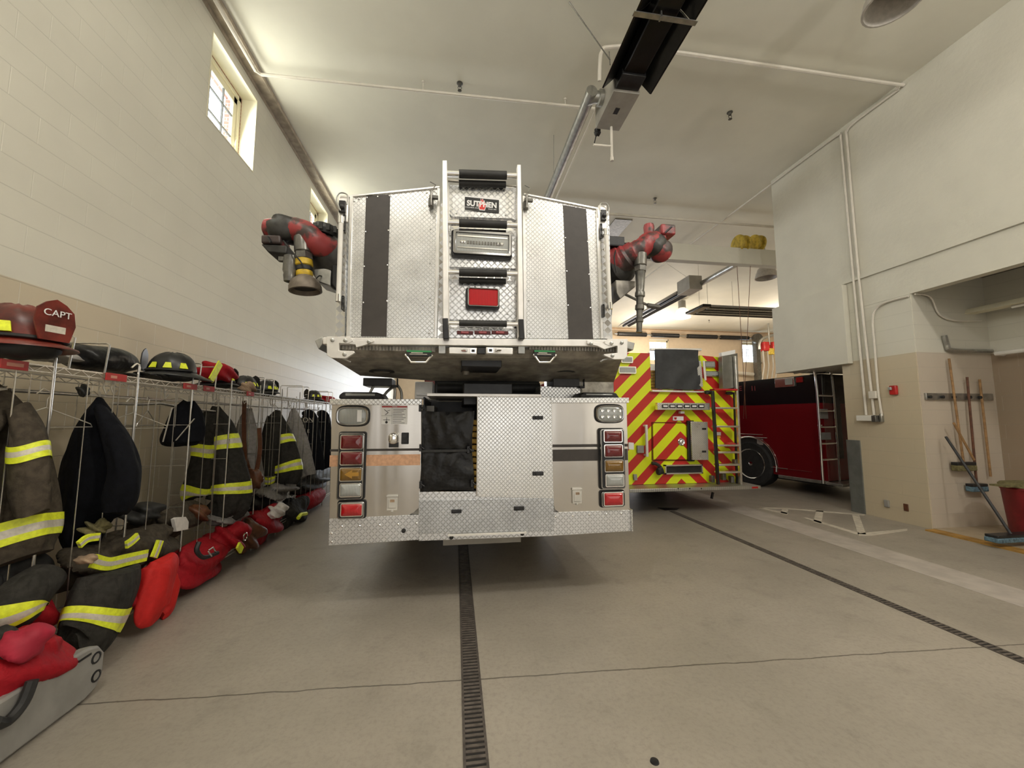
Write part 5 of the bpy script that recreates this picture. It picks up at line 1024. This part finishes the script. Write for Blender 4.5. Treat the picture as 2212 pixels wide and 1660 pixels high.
broom('dust_mop','white and black poled dust mop with dark blue head leaning in the alcove',(2043,944),(2186,1158),YW-.10,3.80,'blackm',1,'blue',(.30,.06,.06),.015)
broom('wood_pole','wooden pole leaning crosswise behind the hanging brooms',(2060,914),(2104,994),YW-.13,YW-.15,'wood')
bc=hY(2226,1100,3.92); bn=thing('trash_can','dark red plastic bin with an olive lid in the alcove at the right edge','bin',(bc.x,bc.y,.02))
MB().lathe((bc.x,bc.y,.02),(0,0,1),[(0,.17),(.02,.18),(.60,.22),(.62,.235),(.64,.22)],28).build('bin_body',plain('bin_red',(.20,.012,.016),.5,0,.2),bn)
MB().lathe((bc.x,bc.y,.66),(0,0,1),[(0,.24),(.03,.24),(.05,.22),(.07,.10),(.075,.02)],28).box((bc.x-.42,bc.y-.06,.675),(bc.x-.2,bc.y+.1,.695)).build('lid',M['oliveb'],bn)
# ---------------------------------------------------------------- wire gear racks along the left wall
RX0,RX1,RZ=-2.80,-2.30,1.80
def rack(y0,label):
    L=1.19; t=thing('gear_rack',label,'rack',((RX0+RX1)/2,y0+L/2,0),'zinc wire gear racks along the left wall')
    ts=MB()
    for x in (RX0,RX1):
        ts.bar((x,y0,RZ),(x,y0+L,RZ),.008,.008).bar((x,y0,RZ-.035),(x,y0+L,RZ-.035),.006,.006)
        n=22
        for k in range(n):
            a=y0+L*k/n; b2=y0+L*(k+1)/n; ts.bar((x,a,RZ if k%2 else RZ-.035),(x,b2,RZ-.035 if k%2 else RZ),.004,.004)
    for k in range(41): a=y0+L*k/40; ts.bar((RX0,a,RZ+.004),(RX1,a,RZ+.004),.0035,.0035)
    ts.build('top_shelf',M['wire'],t)
    bs=MB()
    for x in (RX0,RX1+.02): bs.bar((x,y0,.15),(x,y0+L,.15),.010,.010).bar((x,y0,.115),(x,y0+L,.115),.007,.007)
    for k in range(25): a=y0+L*k/24; bs.bar((RX0,a,.153),(RX1+.02,a,.153),.004,.004)
    bs.build('bottom_shelf',M['wire'],t)
    for x,y in ((RX0,y0),(RX1,y0),(RX1,y0+L/2)): MB().cyl((x,y,.0),(x,y,RZ+.10),.0068,n=10).build('post',M['wire'],t)
    for k,y in enumerate((y0+.22,y0+.41,y0+.79,y0+1.0)): MB().cyl((RX1-.004,y,.15),(RX1-.004,y,RZ-.02),.0032,n=6).build('front_wire',M['wire'],t)
    MB().cyl((-2.52,y0+.01,1.665),(-2.52,y0+L-.01,1.665),.012,n=10).build('hanger_rod',M['wire'],t)
    for y in (y0,y0+L/2):
        g=MB()
        for x in (RX0+.12,RX0+.25,RX0+.38): g.bar((x,y+.008,.15),(x,y+.008,RZ-.03),.005,.005)
        for z in (.4,.75,1.1,1.45): g.bar((RX0,y+.008,z),(RX1,y+.008,z),.005,.005)
        g.build('divider_grid',M['wire'],t)
    for y in (y0+.10,y0+.34):
        MB().tube([(RX1,y-.02,RZ),(RX1,y,RZ+.195),(RX1-.02,y+.005,RZ+.205),(RX0+.2,y+.01,RZ+.205),(RX0+.18,y+.01,RZ+.195),(RX0+.18,y+.01,RZ)],.0055,8).build('shelf_hoop',M['wire'],t)
    for y in (y0+.40,y0+.46,y0+.95): 
        MB().tube([(RX1-.06,y,RZ-.03),(RX1-.06,y,RZ-.09),(RX1-.05,y+.012,RZ-.13),(RX1-.035,y+.012,RZ-.10)],.006,6).build('hook',M['wire'],t)
    return t
rk0=rack(1.385,'wire gear rack nearest the camera, under the red helmet')
for k,l in enumerate(('second wire gear rack, holding the big round black bag','third wire gear rack, over the hanging coat with double lime bands','fourth wire gear rack, holding the grey liner jackets','fifth wire gear rack, holding the navy lettered shirts','farthest wire gear rack, partly behind the silver truck')):
    p=rk0.location.copy(); p.y+=1.19*(k+1); copy_tree(rk0,p,label=l)
# red name plates clipped on the shelf edge
for i,(x0,x1,y,l) in enumerate(((0,62,781,'long red name plate on the shelf edge under the red helmet'),(229,274,808,'red name plate on the shelf edge below the round black bag'),(397,426,829,'left one of two close red name plates on the shelf edge'),(440,463,839,'right one of two close red name plates on the shelf edge'),(533,548,855,'small red name plate under the third black helmet'))):
    a,b2=hX(x0,y,RX1+.012),hX(x1,y,RX1+.012); t=thing('name_plate',l,'sign',(RX1+.012,a.y,RZ-.02),'red name plates on the rack shelf edge')
    MB().box((RX1+.008,a.y,RZ-.042),(RX1+.016,b2.y,RZ+.008)).build('plate',M['redp'],t,.002); MB().box((RX1+.016,a.y+(b2.y-a.y)*.2,RZ-.026),(RX1+.0172,a.y+(b2.y-a.y)*(.8 if i==0 else .5),RZ-.008)).build('print',plain('pink_print',(.55,.25,.18),.6),t)
# ---- cloth garments: rows of (left px, right px, row px, half depth)
def gpath(rows,X,Yp=None):
    P=[]
    if Yp is not None:
        for r in rows:
            a,b2=hY(r[0],r[2],Yp),hY(r[1],r[2],Yp); P.append(((a.x+b2.x)/2,Yp-(r[4] if len(r)>4 else 0),(a.z+b2.z)/2,abs(b2.x-a.x)/2,r[3]))
        return P
    for r in rows:
        a,b2=hX(r[0],r[2],X),hX(r[1],r[2],X); P.append((X if len(r)<5 else r[4],(a.y+b2.y)/2,(a.z+b2.z)/2,abs(b2.y-a.y)/2,r[3]))
    return P
def zt_(P,z):
    lo,hi=0,1
    for _ in range(30):
        mid=(lo+hi)/2
        if crv(P,mid)[2]>z: lo=mid
        else: hi=mid
    return lo
def garment(name,label,cat,X,rows,mat,stripes=(),seed=1,amp=.10,k=5,hang=True,sleeves=(),group=None,Y=None):
    P=gpath(rows,X,Y); t=thing(name,label,cat,(P[-1][0],P[-1][1],P[-1][2]),group); U=(0,1,0) if Y is None else (1,0,0); H=(lambda x,y: hX(x,y,X).z) if Y is None else (lambda x,y: hY(x,y,Y).z)
    MB().cloth(P,seed,amp,k,nt=30,n=48,U0=U).build('body_cloth',M[mat],t,sm=60)
    def band(P,y0,y1,sd,am,kk):
        z0,z1=y0,y1; a,b2=zt_(P,z0),zt_(P,z1)
        MB().cloth(P,sd,am,kk,a,b2,.006,ms=[0,0,1,1,0,0],nt=6,n=48,cap=False,U0=U).build('reflective_band',[M['lime'],M['silver']],t,sm=60)
    for (x,y0,y1) in stripes: band(P,H(x,y0),H(x,y1),seed,amp,k)
    for i,(rw,st,m_) in enumerate(sleeves):
        Ps=gpath(rw,X+.10,None if Y is None else Y-.13); MB().cloth(Ps,seed+7+i,amp*.8,3,nt=24,n=32,U0=U).build('sleeve',M[m_ or mat],t,sm=60)
        for (x,y0,y1) in st: band_s=zt_(Ps,H(x,y0)); b2=zt_(Ps,H(x,y1)); MB().cloth(Ps,seed+7+i,amp*.8,3,band_s,b2,.006,ms=[0,0,1,1,0,0],nt=6,n=32,cap=False,U0=U).build('reflective_band',[M['lime'],M['silver']],t,sm=60)
    if hang:
        tp=Vector(P[0][:3]); MB().tube([tp+Vector((0,0,-.02)),tp+Vector((0,0,.05)),(tp.x,tp.y,1.655),(tp.x+.5*(-2.52-tp.x),tp.y,1.69),(-2.52,tp.y,1.685),(-2.54,tp.y,1.66)],.004,6).build('hanger_hook',M['wire'],t)
    return t
garment('turnout_coat','brown black turnout coat with wide lime bands, cut by the left edge of the view','coat',-2.34,
  [(-60,0,842,.05),(-70,40,880,.10),(-80,70,930,.14),(-90,88,1010,.17),(-100,104,1110,.19),(-90,112,1175,.19),(-60,100,1215,.15)],'coatb',[(60,1130,1180)],Y=2.57,seed=3,amp=.07,k=4,
  sleeves=[([(20,60,880,.05),(35,85,930,.07),(30,98,985,.075),(30,104,1060,.07),(40,100,1110,.05)],[(60,957,990)],None),([(-60,20,900,.06),(-60,35,960,.09,.16),(-60,45,1020,.09,.16),(-50,50,1090,.085,.16),(-40,40,1130,.07,.16)],[(10,1000,1040)],None)])
garment('navy_jacket','long navy jacket bunched on a hanger beside the brown black coat','jacket',-2.45,
  [(208,222,862,.03),(188,240,892,.08),(160,268,935,.12),(140,292,990,.14),(132,288,1060,.14),(135,240,1110,.12),(142,215,1160,.10),(150,200,1185,.06)],'navy',Y=3.06,seed=11,amp=.12,k=4,
  sleeves=[([(205,225,880,.04),(225,270,940,.07),(240,300,1010,.08),(232,295,1070,.08),(225,270,1105,.05)],[],None)])
o=garment('black_tote','black cloth bag with two pale straps hanging behind the turnout coat','bag',-2.50,[(395,420,868,.03),(372,435,892,.07),(355,440,930,.09),(348,438,952,.09),(355,430,962,.05)],'navy',Y=3.86,seed=5,amp=.05,k=3)
for p,q in (((372,880),(352,955)),((420,905),(380,952))): MB().bar(hY(*p,3.74),hY(*q,3.74),.012,.004).build('strap',M['silver'],o)
garment('turnout_coat','dark turnout coat with double lime bands on body and sleeve, largest fully seen coat','coat',-2.38,
  [(458,474,880,.04),(440,500,915,.10),(452,518,960,.13),(456,530,1010,.15),(456,540,1055,.16),(448,535,1090,.14),(440,480,1104,.10)],'coat',[(490,945,972),(500,1043,1064)],Y=4.52,seed=21,amp=.08,k=5,
  sleeves=[([(442,468,892,.06),(420,464,940,.09),(414,462,985,.09),(402,458,1030,.09),(394,448,1066,.085),(405,440,1076,.05)],[(440,958,984),(420,1045,1069)],None)])
d=garment('quilted_liner','grey quilted coat liner under brown leather suspenders','jacket',-2.42,[(530,545,884,.03),(514,552,915,.08),(506,560,965,.11),(512,566,1015,.13),(520,572,1052,.12),(535,570,1062,.06)],'fleece',Y=5.07,seed=31,amp=.06,k=6)
su=thing('suspenders','brown leather suspenders with a round pouch over the grey liner','suspenders',hY(545,1040,4.9))
for pts in ([(528,866),(527,930),(530,985),(541,1025)],[(560,925),(562,965),(557,1005),(549,1028)]):
    P=[hY(x,y,4.90) for x,y in pts]; P=cr(P,6)
    mb=MB(); 
    for a,b2 in zip(P,P[1:]): mb.bar(a,b2,.045,.006,(0,1,0))
    mb.build('strap',M['brown'],su)
MB().blob(hY(549,1036,4.86),(.085,.06,.12),4,.10,.9).build('pouch',M['brown'],su)
garment('turnout_coat','dark turnout coat with lime bands between the two grey liners','coat',-2.38,
  [(594,606,888,.03),(574,618,912,.10),(564,632,950,.13),(566,645,990,.15),(570,652,1020,.15),(572,640,1042,.10)],'coat',[(600,942,962),(610,1003,1019)],Y=5.82,seed=41,amp=.07,k=5,
  sleeves=[([(578,600,900,.06),(566,606,945,.08),(566,600,990,.08),(570,592,1044,.07)],[(580,1026,1043)],None)])
garment('quilted_liner','grey quilted coat liner hanging beside the navy lettered shirts','jacket',-2.42,[(628,640,884,.03),(620,652,910,.07),(618,664,950,.10),(632,676,995,.12),(650,682,1028,.10)],'fleece',Y=6.5,seed=51,amp=.06,k=6)
gs=garment('navy_shirt','navy work shirt with pale lettering TON on its back','shirt',-2.45,[(650,660,892,.03),(646,684,902,.09),(650,692,950,.10),(656,698,990,.10),(662,700,1018,.06)],'navy',Y=7.05,seed=61,amp=.04,k=4)
text('shirt_lettering','TON',.11,hY(661,908,6.93),(R(90),0,0),M['silver'],gs,.002); text('shirt_lettering','E',.08,hY(666,932,6.92),(R(90),0,0),M['silver'],gs,.002)
garment('navy_shirt','navy work shirt farthest back, half behind the silver truck','shirt',-2.45,[(682,690,893,.03),(682,712,902,.09),(686,716,950,.10),(690,718,1000,.10),(695,718,1012,.06)],'navy',Y=7.6,seed=62,amp=.04,k=4)
# wire hangers left of the coat
def hanger(y,z,rz,label):
    t=thing('wire_hanger',label,'hanger',(-2.45,y,z)); MB().tube([(-2.45+math.cos(rz)*a,y+math.sin(rz)*a,z+b2) for a,b2 in ((0,.17),(.02,.21),(-.02,.235),(-.045,.20))],.0035,6).build('hook',M['wire'],t)
    MB().tube([(-2.45+math.cos(rz)*a,y+math.sin(rz)*a,z+b2) for a,b2 in ((0,.17),(0,.12),(.20,.02),(.21,0),(-.21,0),(-.20,.02),(0,.12))],.0035,6).build('shoulder_wire',M['wire'],t)
hanger(2.35,1.45,R(80),'silver hanger above the brown black coat'); hanger(2.72,1.45,R(60),'empty silver hanger left of the navy jacket'); hanger(3.36,1.43,R(50),'empty wire hanger between the navy jacket and the black tote'); hanger(3.50,1.45,R(110),'empty wire hanger just before the black tote')
tag(MB().tube([hX(x,y,-2.5) for x,y in ((240,872),(300,874),(345,872),(420,885),(470,890))],.012,8).build('cross_bar',M['wire']),'long pale bar across the rack behind the black tote','bar')
# ---- helmets
def helmet(loc,rz,label,shell,s=1.0,front=True,tilt=0,txt=None,group=None):
    t=thing('fire_helmet',label,'helmet',loc,group); ORG[t.name]=Vector((0,0,0)); t.rotation_euler=(tilt,0,rz)
    n=32; rs=[]
    for j in range(11):
        a=pi/2*j/10; z=.045+.135*math.sin(a); r=math.cos(a)**.8 if j<10 else .02
        rs.append([Vector((.135*r*math.cos(q)*s,.108*r*math.sin(q)*s,(z+.006*abs(math.cos(4*q))**6*(r>.1))*s)) for q in [2*pi*i/n for i in range(n)]])
    MB().loft(rs).build('shell',M[shell],t,sm=50)
    br=[]
    for (e,dz) in ((.9,.050),(1.0,.040),(1.32,.022),(1.34,.016),(1.0,.030),(.9,.04)):
        ring=[]
        for q in [2*pi*i/n for i in range(n)]:
            k=e if e<=1 else 1+(e-1)*(1.0+(1.1 if math.cos(q)<0 else .1)*abs(math.cos(q))**2)
            ring.append(Vector((.138*k*math.cos(q)*s,.112*(k if e<=1 else 1+(e-1)*.8)*math.sin(q)*s,(dz-(.03*max(0,-math.cos(q))**2 if e>1 else 0))*s)))
        br.append(ring)
    MB().loft(br,cap=False).build('brim',M[shell],t,sm=50)
    for q in (55,90,125,-55,-90,-125):
        a=R(q); c=Vector((.137*math.cos(a),.111*math.sin(a),.082))*s; tn=Vector((-math.sin(a),math.cos(a),0)); nr=Vector((math.cos(a),math.sin(a),.35)).normalized(); u=nr.cross(tn)
        V=[c+tn*k*s*.024+u*(-.020)*s*(-1 if False else 1) for k in (-1,1)]; up_=[c+tn*k*s*.014+u*.020*s for k in (1,-1)]
        P=V+up_; MB().add([p+nr*.004 for p in P]+[p-nr*.004 for p in P],[(0,1,2,3),(7,6,5,4),(0,4,5,1),(1,5,6,2),(2,6,7,3),(3,7,4,0)]).build('reflector',M['lime'],t)
    if front:
        sh=[(-.045,.045),(.045,.045),(.062,.11),(.055,.16),(.03,.185),(0,.20),(-.03,.185),(-.055,.16),(-.062,.11)]
        f0=MB(); V=[Vector(((.150-.10*(b2-.045)*.35)*s,a*s,b2*s)) for a,b2 in sh]; n9=len(V); f0.add(V+[v+Vector((.008,0,0)) for v in V],[tuple(range(n9)),tuple(reversed(range(n9,2*n9)))]+[(i,(i+1)%n9,n9+(i+1)%n9,n9+i) for i in range(n9)])
        fo=f0.build('front_shield',M['blackm' if shell=='helb' else 'helr'],t)
        MB().box((.1505*s,-.03*s,.075*s),(.1525*s+.004,.03*s,.10*s)).build('shield_mark',M['letw' if shell=='helb' else 'silver'],t)
        if txt: text('shield_lettering',txt,.034*s,(.158*s,0,.145*s),(R(90),0,R(90)),M['letw'],t,.001)
    MB().tube([Vector((.14*s*math.cos(R(q)),.118*s*math.sin(R(q)),.052*s)) for q in range(-150,151,15)],.007*s,6).build('goggle_strap',M['black'],t)
    MB().blob((.0,.0,.02*s),(.12*s,.095*s,.04*s),5,.05).build('ear_flap',M['black'],t)
    return t
def onshelf(x,y,X): p=hX(x,y,X); return Vector((X,p.y,RZ+.015))
helmet(Vector((-2.34,hX(20,740,-2.34).y+.03,RZ+.05)),R(-12),'red officer helmet with lime tabs at the left edge of the top shelf','helr',1.45,txt='CAPT')
helmet(Vector((-2.44,3.72,RZ+.05)),R(-160),'black helmet with lime tabs beside the red hood, nearest of the black ones','helb',1.25)
helmet(Vector((-2.46,4.42,RZ+.04)),R(60),'black helmet with a ribbed shield right behind the red hood','helb',1.05)
helmet(Vector((-2.42,4.86,RZ+.02)),R(75),'black helmet with tan gloves leaning on it, third along the shelf','helb',1.0)
helmet(Vector((-2.42,5.38,RZ+.02)),R(80),'black helmet alone at the right of the four helmet row','helb',1.0)
helmet(Vector((-2.42,7.05,RZ+.02)),R(-120),'small far black helmet next to the silver truck','helb',.95)
def lump(name,label,cat,px,X,dep,mat,seed,amp=.12,e=.85,extra=None,zmin=None):
    a,b2=hX(px[0],(px[1]+px[3])/2,X),hX(px[2],(px[1]+px[3])/2,X); zc1=hX((px[0]+px[2])/2,px[1],X).z; zc0=hX((px[0]+px[2])/2,px[3],X).z
    c=Vector((X-dep*.4,(a.y+b2.y)/2,(zc0+zc1)/2)); t=thing(name,label,cat,(c.x,c.y,zc0))
    MB().blob(c,(dep,abs(b2.y-a.y)/2,abs(zc1-zc0)/2),seed,amp,e,zmin=zmin,nu=64,nv=40).build('cloth_body',M[mat],t,sm=60)
    return t,c
t,c=lump('round_bag','big round black bag lying on the top shelf','bag',(166,748,298,806),-2.42,.17,'vinyl',2,.03)
MB().tube([hX(x,y,-2.3) for x,y in ((284,795),(296,786),(302,795),(298,808))],.006,6,smooth=4).build('zip_pull',M['wire'],t)
t,c=lump('red_hood','red cloth hood with a lime patch between black helmets on the shelf','hood',(455,785,505,828),-2.40,.14,'bagred',4,.08,.7)
MB().obox(hX(466,803,-2.24),((.0,.7,1),(1,0,.2),(0,1,-.7)),(.11,.006,.035)).build('lime_patch',M['lime'],t)
lump('folded_gloves','dark folded gloves on the top shelf between red helmet and round bag','gloves',(62,758,112,776),-2.36,.10,'black',6,.15)
lump('wool_hat','greenish grey hat lying left of the round bag','hat',(112,762,165,783),-2.45,.12,'grey',7,.15)
lump('tan_gloves','tan leather gloves hanging over the shelf edge by a black helmet','gloves',(531,826,550,850),-2.33,.07,'tan',8,.15)
lump('red_pouch','small red pouch far back on the shelf against the truck','pouch',(700,856,722,872),-2.40,.12,'bagred',9,.06,.6)
lump('dark_gear','dark straps piled on the shelf right of the round bag','gear',(300,806,350,818),-2.45,.13,'black',10,.2)
lump('hanging_glove','dark glove hanging by a clip under the shelf edge','gloves',(178,832,192,856),-2.34,.03,'black',14,.2)
# ---- lower shelf
lump('dark_boots','pair of black rubber boots in the shadow under the brown coat','boots',(-20,1190,110,1275),-2.5,.15,'black',12,.1)
lump('red_duffel','dark red duffel under the near rack behind the folded trousers','bag',(-20,1295,110,1400),-2.35,.18,'bagred',15,.12)
t,c=lump('bunker_trousers','dark turnout trousers heaped on the bottom rack with a long lime band','trousers',(165,1155,375,1245),-2.32,.20,'coatb',16,.12,.8)
for pts,w_ in (([(202,1212),(235,1219),(275,1210),(318,1200)],.075),([(333,1205),(340,1188),(347,1168)],.06),([(274,1178),(286,1170),(299,1158)],.05),([(172,1178),(190,1164),(214,1160)],.045)):
    P=cr([hX(x,y,-2.14) for x,y in pts],5); mb=MB()
    for k,(wd,th,mm) in enumerate(((w_,.004,0),(w_*.36,.0055,1))):
        L=[]
        for i,p in enumerate(P):
            tg=(P[min(i+1,len(P)-1)]-P[max(i-1,0)]).normalized(); s_=tg.cross(Vector((1,0,0))).normalized(); L.append([p+s_*wd/2+Vector((th,0,0)),p-s_*wd/2+Vector((th,0,0)),p-s_*wd/2-Vector((.012,0,0)),p+s_*wd/2-Vector((.012,0,0))])
        mb.loft(L,mm)
    mb.build('reflective_band',[M['lime'],M['silver']],t)
garment('bunker_trousers','dark turnout trouser legs with broken lime bands spilling toward the floor','trousers',-2.14,
  [(180,290,1236,.10),(168,286,1270,.12),(150,272,1310,.12),(132,252,1355,.11),(115,225,1392,.09),(120,190,1408,.05)],'coat',[(200,1322,1356)],seed=71,amp=.07,k=4,hang=False,
  sleeves=[([(150,215,1240,.08,-2.22),(100,185,1275,.10,-2.22),(80,165,1305,.10,-2.22),(95,150,1335,.08,-2.22),(110,140,1350,.05,-2.22)],[(120,1285,1312)],None)])
t=thing('red_cloth_bag','bright red folded cloth bag hanging off the bottom rack, nearest the floor','bag',hX(335,1270,-2.14))
MB().cloth(gpath([(330,368,1208,.04),(316,378,1222,.07),(306,374,1255,.075),(300,362,1290,.07),(297,352,1318,.06),(312,345,1340,.03)],-2.12),5,.10,3,nt=34,n=52).build('cloth_body',M['bagbright'],t,sm=60)
MB().cloth(gpath([(362,374,1232,.03),(356,379,1262,.06),(350,377,1290,.06),(345,368,1315,.05),(338,352,1332,.03)],-2.17),9,.10,3,nt=24,n=40).build('hanging_fold',M['bagbright'],t,sm=60)
lump('red_duffel','dark red duffel squeezed left of the bright red cloth bag','bag',(258,1230,302,1330),-2.2,.10,'bagred',20,.12)
t,c=lump('red_duffel','red duffel with a steel buckle right of the bright red cloth bag','bag',(372,1182,480,1262),-2.25,.18,'bagred',22,.10,.8)
MB().frame(c.y,c.y+.05,c.z,c.z+.05,0,.01,.008,.008) if False else MB().tube([hX(x,y,-2.05) for x,y in ((450,1190),(460,1183),(466,1193),(457,1202),(450,1192))],.006,6).build('buckle',M['chrome'],t)
MB().tube([hX(x,y,-2.1) for x,y in ((430,1172),(425,1190),(440,1205),(470,1195))],.018,6,smooth=4).build('black_strap',M['black'],t)
t,c=lump('red_duffel','red duffel with a pale tab, fourth bag along the bottom rack','bag',(484,1136,526,1190),-2.22,.16,'bagred',23,.12,.8)
MB().obox(hX(518,1184,-2.05),((0,1,-1),(1,0,0),(0,1,1)),(.05,.01,.03)).build('pale_tab',M['lime'],t)
t,c=lump('black_rucksack','black pack with a steel ring between red bags on the bottom rack','bag',(520,1128,562,1190),-2.24,.15,'brown',25,.10,.85)
MB().tube([hX(530,1160,-2.06)+Vector((0,.035*math.cos(a),.035*math.sin(a))) for a in [2*pi*k/12 for k in range(13)]],.007,6).build('steel_ring',M['chrome'],t)
lump('red_duffel','wide red duffel just left of the white gloves','bag',(540,1102,606,1165),-2.26,.16,'bagred',26,.12,.8)
lump('white_gloves','pale work gloves on top of a red duffel, bottom rack','gloves',(592,1092,618,1118),-2.15,.08,'whitec',27,.18)
t,c=lump('turnout_hood','dark turnout hood with lime edging, last dark heap before the far red bag','hood',(612,1078,664,1136),-2.28,.16,'coat',28,.12)
MB().tube([hX(x,y,-2.1) for x,y in ((644,1120),(650,1112),(662,1110))],.025,6).build('lime_edge',M['lime'],t)
lump('red_duffel','far red duffel at the end of the bottom rack beside the truck','bag',(650,1062,700,1098),-2.32,.16,'bagred',29,.08,.8)
t,c=lump('grey_hoodie','dark grey hoodie heap with a white patch on the bottom rack','jacket',(300,1102,432,1165),-2.44,.12,'coatb',30,.14,.85)
MB().prism([(hX(x,y,-2.29).y,hX(x,y,-2.29).z) for x,y in ((377,1122),(384,1118),(402,1117),(408,1128),(407,1144),(382,1149))],-2.32,-2.29,axis='x').build('white_patch',M['whitec'],t,.002)
lump('rubber_hat','shiny black hat on top of the grey hoodie heap','hat',(295,1090,345,1128),-2.40,.12,'black',31,.12)
lump('purple_bag','dull maroon pouch left of the folded grey fleece','pouch',(412,1090,446,1130),-2.38,.13,'brown',33,.12)
lump('folded_fleece','pale grey folded fleece on the bottom rack','fleece',(478,1098,534,1130),-2.32,.16,'fleece',34,.10)
lump('grey_gloves','grey gloves piled under the turnout coat between the liners','gloves',(572,1044,640,1074),-2.36,.15,'fleece',35,.2)
lump('black_boots','black boots standing under the grey liner with suspenders','boots',(548,1066,600,1104),-2.42,.14,'black',36,.15)
lump('black_boots','black boots with pale tips under the navy shirts','boots',(640,1024,712,1062),-2.42,.16,'black',37,.18)
lump('lime_gloves','dull lime trimmed gloves lying left of the heaped trousers','gloves',(196,1128,232,1156),-2.30,.06,'oliveb',38,.2)
lump('tan_glove','pinkish tan glove at the left end of the heaped trousers','gloves',(180,1200,208,1218),-2.12,.05,'tan',39,.1)
t,c=lump('black_duffel','black duffel under the near red bags beside the floor','bag',(-30,1362,36,1468),-2.05,.12,'coat',40,.1)
t,c=lump('red_coverall','large crumpled red cloth bag over the grey board, bottom left corner','bag',(-60,1395,140,1520),-2.02,.15,'bagred',41,.12,.75)
MB().blob(hX(48,1392,-1.98),(.08,.08,.07),42,.09).build('pink_fold',plain('rose_cloth',(.36,.012,.035),.7,0,.2,8),t,sm=60)
MB().tube([hX(x,y,-1.9) for x,y in ((70,1470),(50,1520),(15,1560),(-10,1562))],.022,8,smooth=5).build('black_strap',M['black'],t)
# grey plastic board standing on its long edge
bd=thing('rescue_board','grey plastic carrying board standing on its edge in front of the near rack','board',(-1.93,2.1,0))
y1=2.60; MB().prism([(.9,.012),(y1-.10,.012),(y1-.03,.035),(y1,.10),(y1,.20),(y1-.04,.255),(y1-.10,.275),(y1-.30,.285),(.9,.285)],-1.99,-1.93,axis='x').build('panel',M['grey'],bd,.012)
for z,yy in ((.20,y1-.055),(.10,y1-.045)): MB().lathe((-1.935,yy,z),(1,0,0),[(0,.030),(.008,.030),(.010,.022),(.002,.020)],16).build('hand_slot',M['blackm'],bd)
MB().box((-1.932,y1-.16,.235),(-1.926,y1-.09,.245)).build('groove',M['blackm'],bd)
# black floor mark and cover plate
tag(MB().lathe(hZ(1414,1647,0),(0,0,1),[(.0002,.02),(.006,.018),(.008,.01)],14).build('floor_stud',M['blackm']),'small dark stud in the floor at the bottom edge','stud')
mb=MB(); mb.add(*poly_floor([(1420,1097),(1468,1098),(1462,1102),(1436,1103)],.003)); tag(mb.build('floor_plate',M['blackm']),'dark drain cover plate at the far end of the right trench drain','cover')
